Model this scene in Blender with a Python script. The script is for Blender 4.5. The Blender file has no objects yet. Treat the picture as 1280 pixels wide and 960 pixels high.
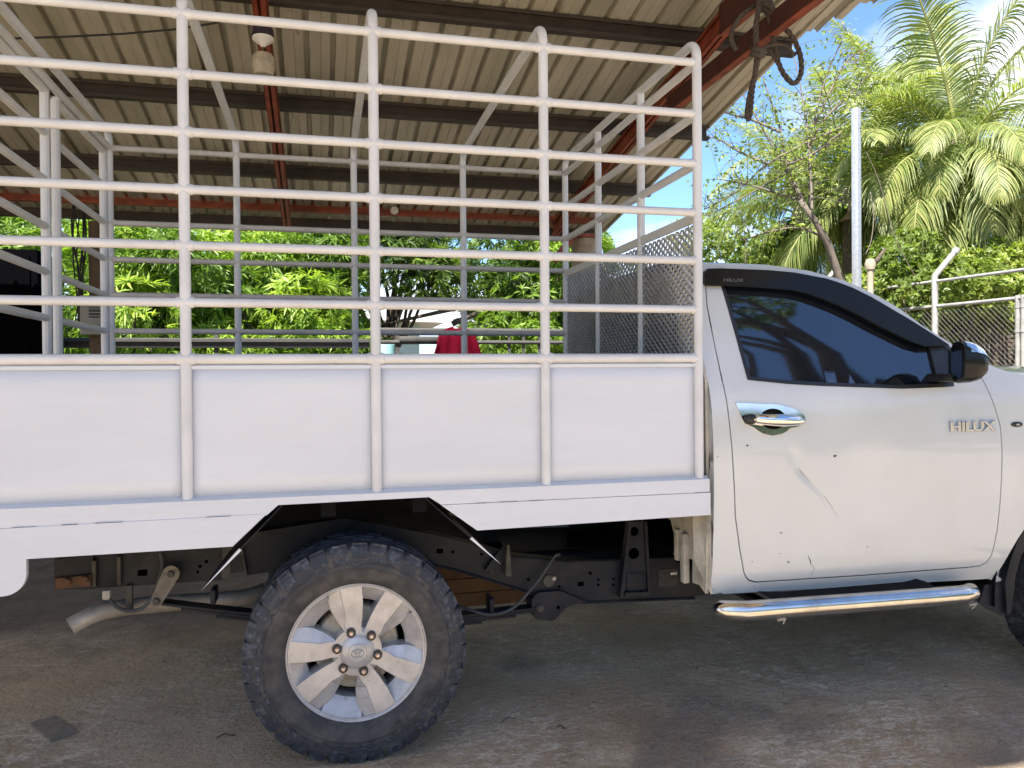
import bpy, bmesh, math, random
import numpy as np
from math import radians, sin, cos, pi, sqrt
from mathutils import Vector, Matrix, geometry
random.seed(7); rng = np.random.default_rng(7)
sc = bpy.context.scene
# ------------------------------------------------------------------ camera
CP = np.array([0.4259215, -2.70294653, 1.33703769])
CR = np.array([[0.97149551, -0.23691979, -0.00809257],
               [-0.00998495, -0.00678857, -0.99992711],
               [0.23684758, 0.9715055, -0.0089607]])
F = 975.0
cam = bpy.data.objects.new('camera', bpy.data.cameras.new('camera'))
sc.collection.objects.link(cam)
M = Matrix.Identity(4)
for i in range(3):
    M[i][0] = CR[0][i]; M[i][1] = -CR[1][i]; M[i][2] = -CR[2][i]; M[i][3] = CP[i]
cam.matrix_world = M
cam.data.sensor_width = 36; cam.data.lens = F / 1280 * 36
cam.data.clip_start = 0.05; cam.data.clip_end = 2000
sc.camera = cam
# ------------------------------------------------------------------ light
SUN = Vector((-0.50, -0.62, 1.15)).normalized()
el = math.asin(SUN.z); az = math.atan2(SUN.x, SUN.y)
SUN_STRENGTH = 5.0; SKY_STRENGTH = 0.092; EXPOSURE = 1.62
w = bpy.data.worlds.new('World'); sc.world = w; w.use_nodes = True
nt = w.node_tree; nt.nodes.clear()
def N(nt, t, **kw):
    n = nt.nodes.new(t)
    for k, v in kw.items():
        if k == 'i':
            for a, b in v.items(): n.inputs[a].default_value = b
        else: setattr(n, k, v)
    return n
def L(nt, a, b): nt.links.new(a, b)
sky = N(nt, 'ShaderNodeTexSky', sky_type='NISHITA', sun_disc=False, sun_elevation=el, sun_rotation=az,
        altitude=0, air_density=1.0, dust_density=0.6, ozone_density=2.5)
tc = N(nt, 'ShaderNodeTexCoord')
sep = N(nt, 'ShaderNodeSeparateXYZ'); L(nt, tc.outputs['Generated'], sep.inputs[0])
zc = N(nt, 'ShaderNodeMath', operation='MAXIMUM', i={1: 0.0}); L(nt, sep.outputs[2], zc.inputs[0])
za = N(nt, 'ShaderNodeMath', operation='ADD', i={1: 0.22}); L(nt, zc.outputs[0], za.inputs[0])
dv = N(nt, 'ShaderNodeVectorMath', operation='DIVIDE'); L(nt, tc.outputs['Generated'], dv.inputs[0])
cb = N(nt, 'ShaderNodeCombineXYZ')
for k in range(3): L(nt, za.outputs[0], cb.inputs[k])
L(nt, cb.outputs[0], dv.inputs[1])
mp = N(nt, 'ShaderNodeMapping', i={'Location': (4.0, 1.5, 0), 'Scale': (1, 1, 0.5)}); L(nt, dv.outputs[0], mp.inputs[0])
cn = N(nt, 'ShaderNodeTexNoise', i={'Scale': 1.15, 'Detail': 9, 'Roughness': 0.56, 'Distortion': 0.25}); L(nt, mp.outputs[0], cn.inputs['Vector'])
cr = N(nt, 'ShaderNodeValToRGB'); cr.color_ramp.elements[0].position = 0.44; cr.color_ramp.elements[1].position = 0.62
L(nt, cn.outputs[0], cr.inputs[0])
cloudc = N(nt, 'ShaderNodeRGB'); cloudc.outputs[0].default_value = (5.2, 5.35, 5.6, 1)
skyg = N(nt, 'ShaderNodeMix', data_type='RGBA', blend_type='MULTIPLY', i={0: 1.0})
L(nt, sky.outputs[0], skyg.inputs[6]); skyg.inputs[7].default_value = (0.78, 0.93, 1.14, 1)
mx = N(nt, 'ShaderNodeMix', data_type='RGBA'); L(nt, cr.outputs[0], mx.inputs[0]); L(nt, skyg.outputs[2], mx.inputs[6]); L(nt, cloudc.outputs[0], mx.inputs[7])
bg = N(nt, 'ShaderNodeBackground', i={'Strength': SKY_STRENGTH}); L(nt, mx.outputs[2], bg.inputs[0])
wo = N(nt, 'ShaderNodeOutputWorld'); L(nt, bg.outputs[0], wo.inputs[0])
sl = bpy.data.lights.new('sun', 'SUN'); sl.energy = SUN_STRENGTH; sl.angle = radians(0.53); sl.color = (1.0, 0.95, 0.87)
so = bpy.data.objects.new('sun', sl); sc.collection.objects.link(so)
so.rotation_euler = SUN.to_track_quat('Z', 'Y').to_euler(); so.location = (0, 0, 30)
sc.view_settings.view_transform = 'Standard'; sc.view_settings.look = 'None'
sc.view_settings.exposure = EXPOSURE; sc.view_settings.gamma = 1
sc.render.engine = 'CYCLES'
sc.cycles.max_bounces = 8; sc.cycles.diffuse_bounces = 5; sc.cycles.glossy_bounces = 4
sc.cycles.transmission_bounces = 4; sc.cycles.transparent_max_bounces = 8
sc.cycles.use_denoising = True; sc.cycles.sample_clamp_indirect = 8
# ------------------------------------------------------------------ helpers
def ray(px, py):
    v = CR.T @ np.array([(px - 640) / F, (py - 480) / F, 1.0]); return v
def at(px, py, X=None, Y=None, Z=None, D=None):
    v = ray(px, py)
    if Y is not None: t = (Y - CP[1]) / v[1]
    elif X is not None: t = (X - CP[0]) / v[0]
    elif Z is not None: t = (Z - CP[2]) / v[2]
    else: t = D
    return Vector((CP + v * t).tolist())
def link(o, parent=None):
    sc.collection.objects.link(o)
    if parent is not None: o.parent = parent
    return o
def tag(o, label=None, cat=None, group=None, kind=None):
    if label: o['label'] = label
    if cat: o['category'] = cat
    if group: o['group'] = group
    if kind: o['kind'] = kind
    return o
def empty(name, loc=(0, 0, 0), rz=0, label=None, cat=None, group=None):
    o = bpy.data.objects.new(name, None); o.location = loc; o.rotation_euler.z = rz; o.empty_display_size = 0.1
    link(o); return tag(o, label, cat, group)
def mesh_obj(name, verts, faces, mat, parent=None, smooth=False, off=None, kind=None):
    me = bpy.data.meshes.new(name)
    if off is not None: verts = [(v[0] - off[0], v[1] - off[1], v[2] - off[2]) for v in verts]
    me.from_pydata([tuple(v) for v in verts], [], faces); me.update()
    if smooth is True: me.polygons.foreach_set('use_smooth', [True] * len(me.polygons))
    if mat: me.materials.append(mat)
    o = bpy.data.objects.new(name, me); link(o, parent)
    if smooth == 'auto':
        me.polygons.foreach_set('use_smooth', [True] * len(me.polygons)); me.set_sharp_from_angle(angle=radians(35))
    if kind: o['kind'] = kind
    return o
class MB:
    """collects shapes; build() links them as ONE mesh object"""
    def __init__(s): s.v = []; s.f = []
    def add(s, v, f):
        n = len(s.v); s.v += [tuple(a) for a in v]; s.f += [tuple(i + n for i in q) for q in f]; return s
    def box(s, c, d, R=None, bev=0.0):
        hx, hy, hz = d[0] / 2, d[1] / 2, d[2] / 2
        if bev <= 0:
            v = [Vector((x, y, z)) for x in (-hx, hx) for y in (-hy, hy) for z in (-hz, hz)]
            f = [(0, 1, 3, 2), (4, 6, 7, 5), (0, 4, 5, 1), (2, 3, 7, 6), (0, 2, 6, 4), (1, 5, 7, 3)]
        else:
            bm = bmesh.new(); bmesh.ops.create_cube(bm, size=1)
            for q in bm.verts: q.co = Vector((q.co.x * d[0], q.co.y * d[1], q.co.z * d[2]))
            bmesh.ops.bevel(bm, geom=bm.edges[:], offset=bev, segments=2, affect='EDGES', profile=0.5)
            bm.verts.index_update(); v = [q.co.copy() for q in bm.verts]; f = [tuple(q.index for q in p.verts) for p in bm.faces]; bm.free()
        if R is not None: v = [R @ q for q in v]
        return s.add([q + Vector(c) for q in v], f)
    def tube(s, pts, r, n=10, cap=True, closed=False):
        P = [Vector(p) for p in pts]; m = len(P)
        rr = r if isinstance(r, (list, tuple)) else [r] * m
        T = []
        for i in range(m):
            a = P[(i - 1) % m] if (i > 0 or closed) else P[i]; b = P[(i + 1) % m] if (i < m - 1 or closed) else P[i]
            T.append((b - a).normalized())
        u = T[0].orthogonal().normalized(); v = []
        for i in range(m):
            u = (u - T[i] * u.dot(T[i]))
            if u.length < 1e-6: u = T[i].orthogonal()
            u.normalize(); q = T[i].cross(u)
            for k in range(n):
                a = 2 * pi * k / n; v.append(P[i] + (u * cos(a) + q * sin(a)) * rr[i])
        f = []
        for i in range(m if closed else m - 1):
            j = (i + 1) % m
            for k in range(n): f.append((i * n + k, i * n + (k + 1) % n, j * n + (k + 1) % n, j * n + k))
        if cap and not closed: f.append(tuple(range(n))[::-1]); f.append(tuple((m - 1) * n + k for k in range(n)))
        return s.add(v, f)
    def prism(s, poly, y0, y1, plane='XZ'):
        n = len(poly)
        def mk(p, h):
            if plane == 'XZ': return Vector((p[0], h, p[1]))
            if plane == 'YZ': return Vector((h, p[0], p[1]))
            return Vector((p[0], p[1], h))
        v = [mk(p, y0) for p in poly] + [mk(p, y1) for p in poly]
        f = [(i, (i + 1) % n, n + (i + 1) % n, n + i) for i in range(n)]
        tri = geometry.tessellate_polygon([[Vector((p[0], p[1], 0)) for p in poly]])
        f += [tuple(t) for t in tri] + [tuple(n + i for i in reversed(t)) for t in tri]
        return s.add(v, f)
    def lathe(s, prof, c, axis='Y', n=48, a0=0, a1=2 * pi):
        full = abs(a1 - a0 - 2 * pi) < 1e-6; m = len(prof); v = []
        nn = n if full else n + 1
        for k in range(nn):
            a = a0 + (a1 - a0) * k / n
            for r, h in prof:
                if axis == 'Y': v.append(Vector(c) + Vector((r * cos(a), h, r * sin(a))))
                elif axis == 'Z': v.append(Vector(c) + Vector((r * cos(a), r * sin(a), h)))
                else: v.append(Vector(c) + Vector((h, r * cos(a), r * sin(a))))
        f = []
        for k in range(n):
            k2 = (k + 1) % nn
            for i in range(m - 1): f.append((k * m + i, k * m + i + 1, k2 * m + i + 1, k2 * m + i))
        return s.add(v, f)
    def build(s, name, mat, parent=None, smooth='auto', kind=None, off=None):
        return mesh_obj(name, s.v, s.f, mat, parent, smooth, off, kind)
def clone(o, parent=None, loc=None, rot=None, mat=None):
    c = o.copy(); sc.collection.objects.link(c)
    c.parent = parent
    if loc is not None: c.location = loc
    if rot is not None: c.rotation_euler = rot
    return c
def clone_tree(o, parent=None):
    c = o.copy(); sc.collection.objects.link(c); c.parent = parent
    for ch in [q for q in o.children]: clone_tree(ch, c)
    return c
def arc(c, r, a0, a1, n, fn): return [fn(c[0] + r * cos(a0 + (a1 - a0) * i / n), c[1] + r * sin(a0 + (a1 - a0) * i / n)) for i in range(n + 1)]
# ------------------------------------------------------------------ materials
def mat(name, col, rough=0.5, metal=0.0, var=0.0, vscale=8.0, bump=0.0, bscale=60.0, col2=None, m0=0.4, m1=0.65, stretch=(1, 1, 1), spec=0.5, coat=0.0, rvar=0.0, bdist=0.002, chips=None):
    m = bpy.data.materials.new(name); m.use_nodes = True; t = m.node_tree; b = t.nodes['Principled BSDF']
    b.inputs['Base Color'].default_value = (*col, 1); b.inputs['Roughness'].default_value = rough; b.inputs['Metallic'].default_value = metal
    b.inputs['Specular IOR Level'].default_value = spec; b.inputs['Coat Weight'].default_value = coat; b.inputs['Coat Roughness'].default_value = 0.06
    c = N(t, 'ShaderNodeTexCoord'); mpn = N(t, 'ShaderNodeMapping', i={'Scale': stretch}); L(t, c.outputs['Object'], mpn.inputs[0])
    if var > 0 or col2:
        n = N(t, 'ShaderNodeTexNoise', i={'Scale': vscale, 'Detail': 6, 'Roughness': 0.6}); L(t, mpn.outputs[0], n.inputs['Vector'])
        r = N(t, 'ShaderNodeValToRGB'); r.color_ramp.elements[0].position = m0; r.color_ramp.elements[1].position = m1
        c2 = col2 if col2 else tuple(x * (1 - var) for x in col)
        r.color_ramp.elements[0].color = (*col, 1); r.color_ramp.elements[1].color = (*c2, 1)
        L(t, n.outputs[0], r.inputs[0]); L(t, r.outputs[0], b.inputs['Base Color'])
        if rvar:
            mr = N(t, 'ShaderNodeMapRange', i={1: 0.3, 2: 0.7, 3: rough - rvar, 4: rough + rvar}); L(t, n.outputs[0], mr.inputs[0]); L(t, mr.outputs[0], b.inputs['Roughness'])
    if chips:
        cc_, sc2, thr, amt = chips
        n3 = N(t, 'ShaderNodeTexNoise', i={'Scale': sc2, 'Detail': 8, 'Roughness': 0.65}); L(t, mpn.outputs[0], n3.inputs['Vector'])
        r3 = N(t, 'ShaderNodeValToRGB'); r3.color_ramp.elements[0].position = thr; r3.color_ramp.elements[1].position = thr + 0.05
        r3.color_ramp.elements[1].color = (amt, amt, amt, 1); L(t, n3.outputs[0], r3.inputs[0])
        mx3 = N(t, 'ShaderNodeMix', data_type='RGBA'); L(t, r3.outputs[0], mx3.inputs[0]); mx3.inputs[7].default_value = (*cc_, 1)
        src = b.inputs['Base Color'].links[0].from_socket if b.inputs['Base Color'].links else None
        if src: L(t, src, mx3.inputs[6])
        else: mx3.inputs[6].default_value = (*col, 1)
        L(t, mx3.outputs[2], b.inputs['Base Color'])
    if bump > 0:
        n2 = N(t, 'ShaderNodeTexNoise', i={'Scale': bscale, 'Detail': 5, 'Roughness': 0.6}); L(t, mpn.outputs[0], n2.inputs['Vector'])
        bp = N(t, 'ShaderNodeBump', i={'Strength': bump, 'Distance': bdist}); L(t, n2.outputs[0], bp.inputs['Height']); L(t, bp.outputs[0], b.inputs['Normal'])
    return m
M_ = {}
M_['meshgrey'] = mat('mesh_grey', (0.43, 0.45, 0.47), 0.5, metal=0.2, var=0.2)
M_['enamel'] = mat('white_enamel', (0.62, 0.665, 0.72), 0.45, var=0.09, vscale=2.2, m0=0.35, m1=0.75, bump=0.35, bscale=14, chips=((0.45, 0.38, 0.30), 26, 0.735, 0.5), stretch=(0.5, 1, 3), bdist=0.004)
M_['tube'] = mat('white_tube_enamel', (0.64, 0.665, 0.685), 0.36, chips=((0.20, 0.12, 0.07), 55, 0.715, 0.75), var=0.12, vscale=6, bump=0.15, bscale=40)
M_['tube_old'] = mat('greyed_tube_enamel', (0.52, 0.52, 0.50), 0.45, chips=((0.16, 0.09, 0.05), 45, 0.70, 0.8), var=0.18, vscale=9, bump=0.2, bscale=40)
M_['paint'] = mat('white_car_paint', (0.575, 0.612, 0.615), 0.22, var=0.09, vscale=1.6, chips=((0.40, 0.34, 0.26), 70, 0.745, 0.45), coat=0.7, bump=0.16, bscale=2.6, bdist=0.012)
M_['paint_in'] = mat('dusty_cab_paint', (0.56, 0.53, 0.44), 0.6, var=0.35, vscale=14, bump=0.2)
M_['black'] = mat('black_plastic', (0.014, 0.015, 0.017), 0.38, var=0.2)
M_['badge'] = mat('badge_chrome', (0.50, 0.54, 0.60), 0.16, metal=1.0)
M_['pad'] = mat('step_pad_plastic', (0.008, 0.008, 0.009), 0.8, spec=0.12)
M_['guard'] = mat('smoked_acrylic', (0.010, 0.012, 0.012), 0.22, spec=0.22)
M_['rubber'] = mat('tyre_rubber', (0.026, 0.031, 0.041), 0.66, col2=(0.13, 0.15, 0.18), vscale=48, m0=0.50, m1=0.80, bump=0.8, bscale=60, stretch=(1, 0.4, 1))
M_['sidewall'] = mat('tyre_sidewall', (0.034, 0.035, 0.037), 0.72, col2=(0.105, 0.098, 0.088), vscale=16, m0=0.42, m1=0.80, bump=0.5, bscale=60)
M_['alloy'] = mat('silver_alloy', (0.52, 0.515, 0.51), 0.36, metal=0.35, var=0.25, vscale=14, chips=((0.30, 0.24, 0.19), 40, 0.64, 0.6))
M_['alloy_face'] = M_['alloy']
M_['chrome'] = mat('chrome', (0.80, 0.80, 0.80), 0.10, metal=1.0, var=0.06, vscale=20)
M_['steel'] = mat('polished_steel', (0.66, 0.64, 0.60), 0.20, metal=1.0, var=0.25, vscale=9, bump=0.1, bscale=50, rvar=0.08)
M_['chassis'] = mat('chassis_black', (0.012, 0.015, 0.021), 0.5, spec=0.22, col2=(0.032, 0.032, 0.034), vscale=7, m0=0.45, m1=0.75, bump=0.3, bscale=50)
M_['chassis_dusty'] = mat('chassis_dusty', (0.08, 0.075, 0.062), 0.75, var=0.4, vscale=22, bump=0.4)
M_['under'] = mat('underbody', (0.009, 0.009, 0.010), 0.9, spec=0.1, var=0.3)
M_['rust'] = mat('rusty_steel', (0.14, 0.065, 0.032), 0.85, col2=(0.07, 0.05, 0.035), vscale=30, bump=0.4)
M_['exh'] = mat('exhaust_steel', (0.46, 0.42, 0.36), 0.5, metal=0.3, var=0.4, vscale=12, bump=0.2)
M_['hose'] = mat('rubber_hose', (0.06, 0.065, 0.07), 0.6, var=0.3)
M_['drum'] = mat('brake_drum', (0.42, 0.38, 0.30), 0.7, metal=0.1, var=0.3, vscale=20)
M_['nut'] = mat('lug_nut', (0.50, 0.42, 0.38), 0.3, metal=0.9)
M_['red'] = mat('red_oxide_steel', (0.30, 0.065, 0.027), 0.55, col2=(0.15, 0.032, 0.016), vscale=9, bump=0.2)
M_['red_lit'] = mat('red_oxide_lit', (0.36, 0.085, 0.035), 0.5, var=0.3, vscale=12)  # same red paint lightened to imitate a lit lip; unused
M_['red_shaded'] = mat('red_oxide_shaded', (0.075, 0.017, 0.011), 0.7, col2=(0.045, 0.014, 0.010), vscale=9, bump=0.2)  # same red paint darkened: shade on the beam webs put into the colour
M_['purlin'] = mat('dark_purlin', (0.040, 0.030, 0.025), 0.6, var=0.35, vscale=8)
M_['galv'] = mat('galvanised', (0.42, 0.43, 0.43), 0.42, metal=0.5, var=0.2, vscale=30)
M_['conc_col'] = mat('beige_column', (0.40, 0.33, 0.24), 0.85, var=0.25, vscale=9, bump=0.3)
M_['woodpost'] = mat('brown_post', (0.14, 0.095, 0.06), 0.85, var=0.4, vscale=16, bump=0.4, stretch=(1, 1, 0.2))
M_['boxgrey'] = mat('meter_box', (0.30, 0.29, 0.26), 0.6, var=0.2)
M_['rope'] = mat('grey_rope', (0.085, 0.068, 0.055), 0.95, var=0.35, vscale=60, bump=0.5, bscale=220)
M_['wire'] = mat('black_wire', (0.012, 0.012, 0.012), 0.6)
M_['redcloth'] = mat('red_cloth', (0.085, 0.003, 0.010), 1.0, spec=0.02, var=0.25, vscale=20, bump=0.2, bscale=120)
M_['housewall'] = mat('house_wall', (0.42, 0.55, 0.50), 0.85, var=0.1)
M_['white'] = mat('white_plain', (0.75, 0.74, 0.70), 0.6, var=0.12, vscale=12)
M_['bark'] = mat('bark', (0.11, 0.085, 0.06), 0.95, var=0.45, vscale=18, bump=0.8, bscale=40, bdist=0.02)
M_['twig'] = mat('grey_twig', (0.16, 0.13, 0.10), 0.9, var=0.3)
M_['brick'] = mat('tan_brick', (0.62, 0.50, 0.36), 0.9, col2=(0.48, 0.37, 0.26), vscale=6, bump=0.3)
M_['fencew'] = mat('fence_wire', (0.17, 0.17, 0.165), 0.6, metal=0.2)
M_['fencep'] = mat('fence_pipe', (0.40, 0.39, 0.36), 0.55, metal=0.3, var=0.3, vscale=14)
M_['darkrail'] = mat('dark_rail', (0.075, 0.07, 0.062), 0.7, var=0.3)
M_['card'] = mat('brown_scrap', (0.26, 0.21, 0.155), 0.9, var=0.3, vscale=30)
M_['void'] = mat('dark_hole', (0.001, 0.001, 0.001), 1.0, spec=0.0)
M_['chip'] = mat('paint_chip', (0.045, 0.04, 0.04), 0.8)
def roof_mat():
    m = mat('corrugated_zinc', (0.56, 0.53, 0.43), 0.42, metal=0.15, col2=(0.36, 0.355, 0.265), vscale=3.0, m0=0.35, m1=0.66, bump=0.15, bscale=25, stretch=(1, 0.16, 1), chips=((0.22, 0.13, 0.07), 7, 0.62, 0.55)); return m
M_['zinc'] = roof_mat()
def leaf_mat(name, c1, c2, c3, trans=0.45, rough=0.42):
    m = bpy.data.materials.new(name); m.use_nodes = True; t = m.node_tree; t.nodes.clear()
    a = N(t, 'ShaderNodeAttribute', attribute_name='rnd')
    r = N(t, 'ShaderNodeValToRGB'); e = r.color_ramp.elements; e[0].color = (*c1, 1); e[1].color = (*c3, 1); k = e.new(0.55); k.color = (*c2, 1)
    L(t, a.outputs['Fac'], r.inputs[0])
    p = N(t, 'ShaderNodeBsdfPrincipled', i={'Roughness': rough, 'Specular IOR Level': 0.4}); L(t, r.outputs[0], p.inputs['Base Color'])
    tr = N(t, 'ShaderNodeBsdfTranslucent'); hs = N(t, 'ShaderNodeMix', data_type='RGBA', blend_type='MULTIPLY', i={0: 1.0}); L(t, r.outputs[0], hs.inputs[6]); hs.inputs[7].default_value = (1.35, 1.5, 0.6, 1)
    L(t, hs.outputs[2], tr.inputs[0])
    ms = N(t, 'ShaderNodeMixShader', i={0: trans}); L(t, p.outputs[0], ms.inputs[1]); L(t, tr.outputs[0], ms.inputs[2])
    o = N(t, 'ShaderNodeOutputMaterial'); L(t, ms.outputs[0], o.inputs[0]); return m
M_['mango'] = leaf_mat('mango_leaf', (0.085, 0.15, 0.020), (0.20, 0.31, 0.04), (0.38, 0.48, 0.085))
M_['darkleaf'] = leaf_mat('dark_leaf', (0.035, 0.07, 0.016), (0.085, 0.145, 0.025), (0.20, 0.28, 0.045))
M_['smallleaf'] = leaf_mat('small_leaf', (0.11, 0.16, 0.035), (0.22, 0.28, 0.06), (0.36, 0.40, 0.11))
M_['palmleaf'] = leaf_mat('palm_leaf', (0.055, 0.095, 0.028), (0.17, 0.215, 0.06), (0.42, 0.41, 0.16), trans=0.35, rough=0.5)
M_['palmyellow'] = leaf_mat('palm_leaf_yellow', (0.22, 0.22, 0.05), (0.40, 0.32, 0.06), (0.46, 0.27, 0.05), trans=0.35)
M_['limeleaf'] = leaf_mat('lime_leaf', (0.16, 0.24, 0.03), (0.26, 0.34, 0.05), (0.36, 0.42, 0.07))
# window glass: tinted, seen mostly by its reflections
g = mat('tinted_glass', (0.006, 0.009, 0.014), 0.03, spec=1.0); g.node_tree.nodes['Principled BSDF'].inputs['IOR'].default_value = 1.62
M_['glass'] = g
M_['mirrorglass'] = mat('mirror_glass', (0.5, 0.5, 0.5), 0.02, metal=1.0)
# ------------------------------------------------------------------ ground
def ground_mat():
    m = bpy.data.materials.new('worn_concrete_yard'); m.use_nodes = True; t = m.node_tree; b = t.nodes['Principled BSDF']
    c = N(t, 'ShaderNodeTexCoord')
    def noise(s, d=8, r=0.6, dist=0.0, vec=None):
        n = N(t, 'ShaderNodeTexNoise', i={'Scale': s, 'Detail': d, 'Roughness': r, 'Distortion': dist}); L(t, vec or c.outputs['Object'], n.inputs['Vector']); return n
    def ramp(src, *st):
        r = N(t, 'ShaderNodeValToRGB'); e = r.color_ramp.elements
        e[0].position, e[0].color = st[0][0], (*st[0][1], 1); e[1].position, e[1].color = st[-1][0], (*st[-1][1], 1)
        for p, q in st[1:-1]: k = e.new(p); k.color = (*q, 1)
        L(t, src, r.inputs[0]); return r
    base = ramp(noise(1.1, 10, 0.62, 0.4).outputs[0], (0.30, (0.39, 0.275, 0.165)), (0.46, (0.66, 0.49, 0.315)), (0.62, (0.52, 0.36, 0.21)), (0.75, (0.80, 0.62, 0.42)))
    mp2 = N(t, 'ShaderNodeMapping', i={'Rotation': (0, 0, 0.5), 'Scale': (1, 2.2, 1)}); L(t, c.outputs['Object'], mp2.inputs[0])
    light = ramp(noise(11, 14, 0.84, 0.9, mp2.outputs[0]).outputs[0], (0.49, (0, 0, 0)), (0.56, (1, 1, 1)))
    patch = ramp(noise(1.4, 5, 0.5).outputs[0], (0.42, (0, 0, 0)), (0.60, (1, 1, 1)))
    lm = N(t, 'ShaderNodeMath', operation='MULTIPLY'); L(t, light.outputs[0], lm.inputs[0]); L(t, patch.outputs[0], lm.inputs[1])
    lm2 = N(t, 'ShaderNodeMath', operation='MULTIPLY', i={1: 0.75}); L(t, lm.outputs[0], lm2.inputs[0])
    m1 = N(t, 'ShaderNodeMix', data_type='RGBA'); L(t, lm2.outputs[0], m1.inputs[0]); L(t, base.outputs[0], m1.inputs[6]); m1.inputs[7].default_value = (1.0, 0.86, 0.68, 1)
    stain = ramp(noise(0.9, 6, 0.6, 0.8).outputs[0], (0.52, (0, 0, 0)), (0.66, (1, 1, 1)))
    sm = N(t, 'ShaderNodeMath', operation='MULTIPLY', i={1: 0.7}); L(t, stain.outputs[0], sm.inputs[0])
    m2 = N(t, 'ShaderNodeMix', data_type='RGBA'); L(t, sm.outputs[0], m2.inputs[0]); L(t, m1.outputs[2], m2.inputs[6]); m2.inputs[7].default_value = (0.26, 0.21, 0.165, 1)
    fine = ramp(noise(90, 6, 0.7).outputs[0], (0.3, (0.68, 0.68, 0.68)), (0.7, (1.25, 1.25, 1.25)))
    m3 = N(t, 'ShaderNodeMix', data_type='RGBA', blend_type='MULTIPLY', i={0: 1.0}); L(t, m2.outputs[2], m3.inputs[6]); L(t, fine.outputs[0], m3.inputs[7])
    bro = ramp(noise(2.3, 9, 0.7, 1.0).outputs[0], (0.56, (0, 0, 0)), (0.70, (1, 1, 1)))
    bm_ = N(t, 'ShaderNodeMath', operation='MULTIPLY', i={1: 0.6}); L(t, bro.outputs[0], bm_.inputs[0])
    m4 = N(t, 'ShaderNodeMix', data_type='RGBA'); L(t, bm_.outputs[0], m4.inputs[0]); L(t, m3.outputs[2], m4.inputs[6]); m4.inputs[7].default_value = (0.36, 0.26, 0.17, 1)
    # packed brown earth and oily dirt takes over from the slab on the far side of the yard
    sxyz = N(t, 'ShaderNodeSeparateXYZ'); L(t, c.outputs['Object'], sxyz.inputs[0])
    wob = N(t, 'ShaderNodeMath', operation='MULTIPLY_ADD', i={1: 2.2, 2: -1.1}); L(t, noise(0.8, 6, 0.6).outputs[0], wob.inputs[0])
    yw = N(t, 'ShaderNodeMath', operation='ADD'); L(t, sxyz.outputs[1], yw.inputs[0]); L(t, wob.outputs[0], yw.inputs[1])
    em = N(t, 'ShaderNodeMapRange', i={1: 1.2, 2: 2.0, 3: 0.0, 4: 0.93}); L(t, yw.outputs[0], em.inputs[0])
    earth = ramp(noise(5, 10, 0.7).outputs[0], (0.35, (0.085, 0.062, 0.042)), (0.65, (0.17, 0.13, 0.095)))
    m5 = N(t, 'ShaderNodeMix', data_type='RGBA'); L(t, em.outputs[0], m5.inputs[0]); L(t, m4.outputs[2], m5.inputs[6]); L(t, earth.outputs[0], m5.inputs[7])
    spk = ramp(noise(160, 4, 0.6).outputs[0], (0.66, (0, 0, 0)), (0.72, (1, 1, 1))); sk2 = N(t, 'ShaderNodeMath', operation='MULTIPLY', i={1: 0.45}); L(t, spk.outputs[0], sk2.inputs[0])
    m6 = N(t, 'ShaderNodeMix', data_type='RGBA'); L(t, sk2.outputs[0], m6.inputs[0]); L(t, m5.outputs[2], m6.inputs[6]); m6.inputs[7].default_value = (0.85, 0.78, 0.68, 1)
    L(t, m6.outputs[2], b.inputs['Base Color'])
    b.inputs['Roughness'].default_value = 0.82
    bp = N(t, 'ShaderNodeBump', i={'Strength': 1.0, 'Distance': 0.025}); L(t, noise(28, 10, 0.7).outputs[0], bp.inputs['Height'])
    bp2 = N(t, 'ShaderNodeBump', i={'Strength': 0.5, 'Distance': 0.05}); L(t, noise(3.5, 8, 0.6).outputs[0], bp2.inputs['Height']); L(t, bp.outputs[0], bp2.inputs['Normal'])
    L(t, bp2.outputs[0], b.inputs['Normal']); return m
M_['ground'] = ground_mat()
from mathutils import noise as mn
def gz(x, y):
    d = max(abs(x - 1.5), abs(y))
    a = 0.012 * mn.noise(Vector((x * 1.3, y * 1.3, 3))) + 0.005 * mn.noise(Vector((x * 6, y * 6, 9)))
    return a * max(0, 1 - d / 7) - 0.004
xs = [-500, -120, -40, -15, -8] + [(-6 + i * 0.06) for i in range(int(13 / 0.06))] + [8, 12, 20, 50, 150, 500]
ys = [-500, -120, -40, -12, -6] + [(-3 + i * 0.06) for i in range(int(9 / 0.06))] + [7, 9, 14, 25, 60, 150, 500]
gv = [(x, y, gz(x, y)) for y in ys for x in xs]; nx = len(xs)
gf = [(j * nx + i, j * nx + i + 1, (j + 1) * nx + i + 1, (j + 1) * nx + i) for j in range(len(ys) - 1) for i in range(nx - 1)]
gnd = mesh_obj('ground', gv, gf, M_['ground'], smooth=True, kind='structure')

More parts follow.
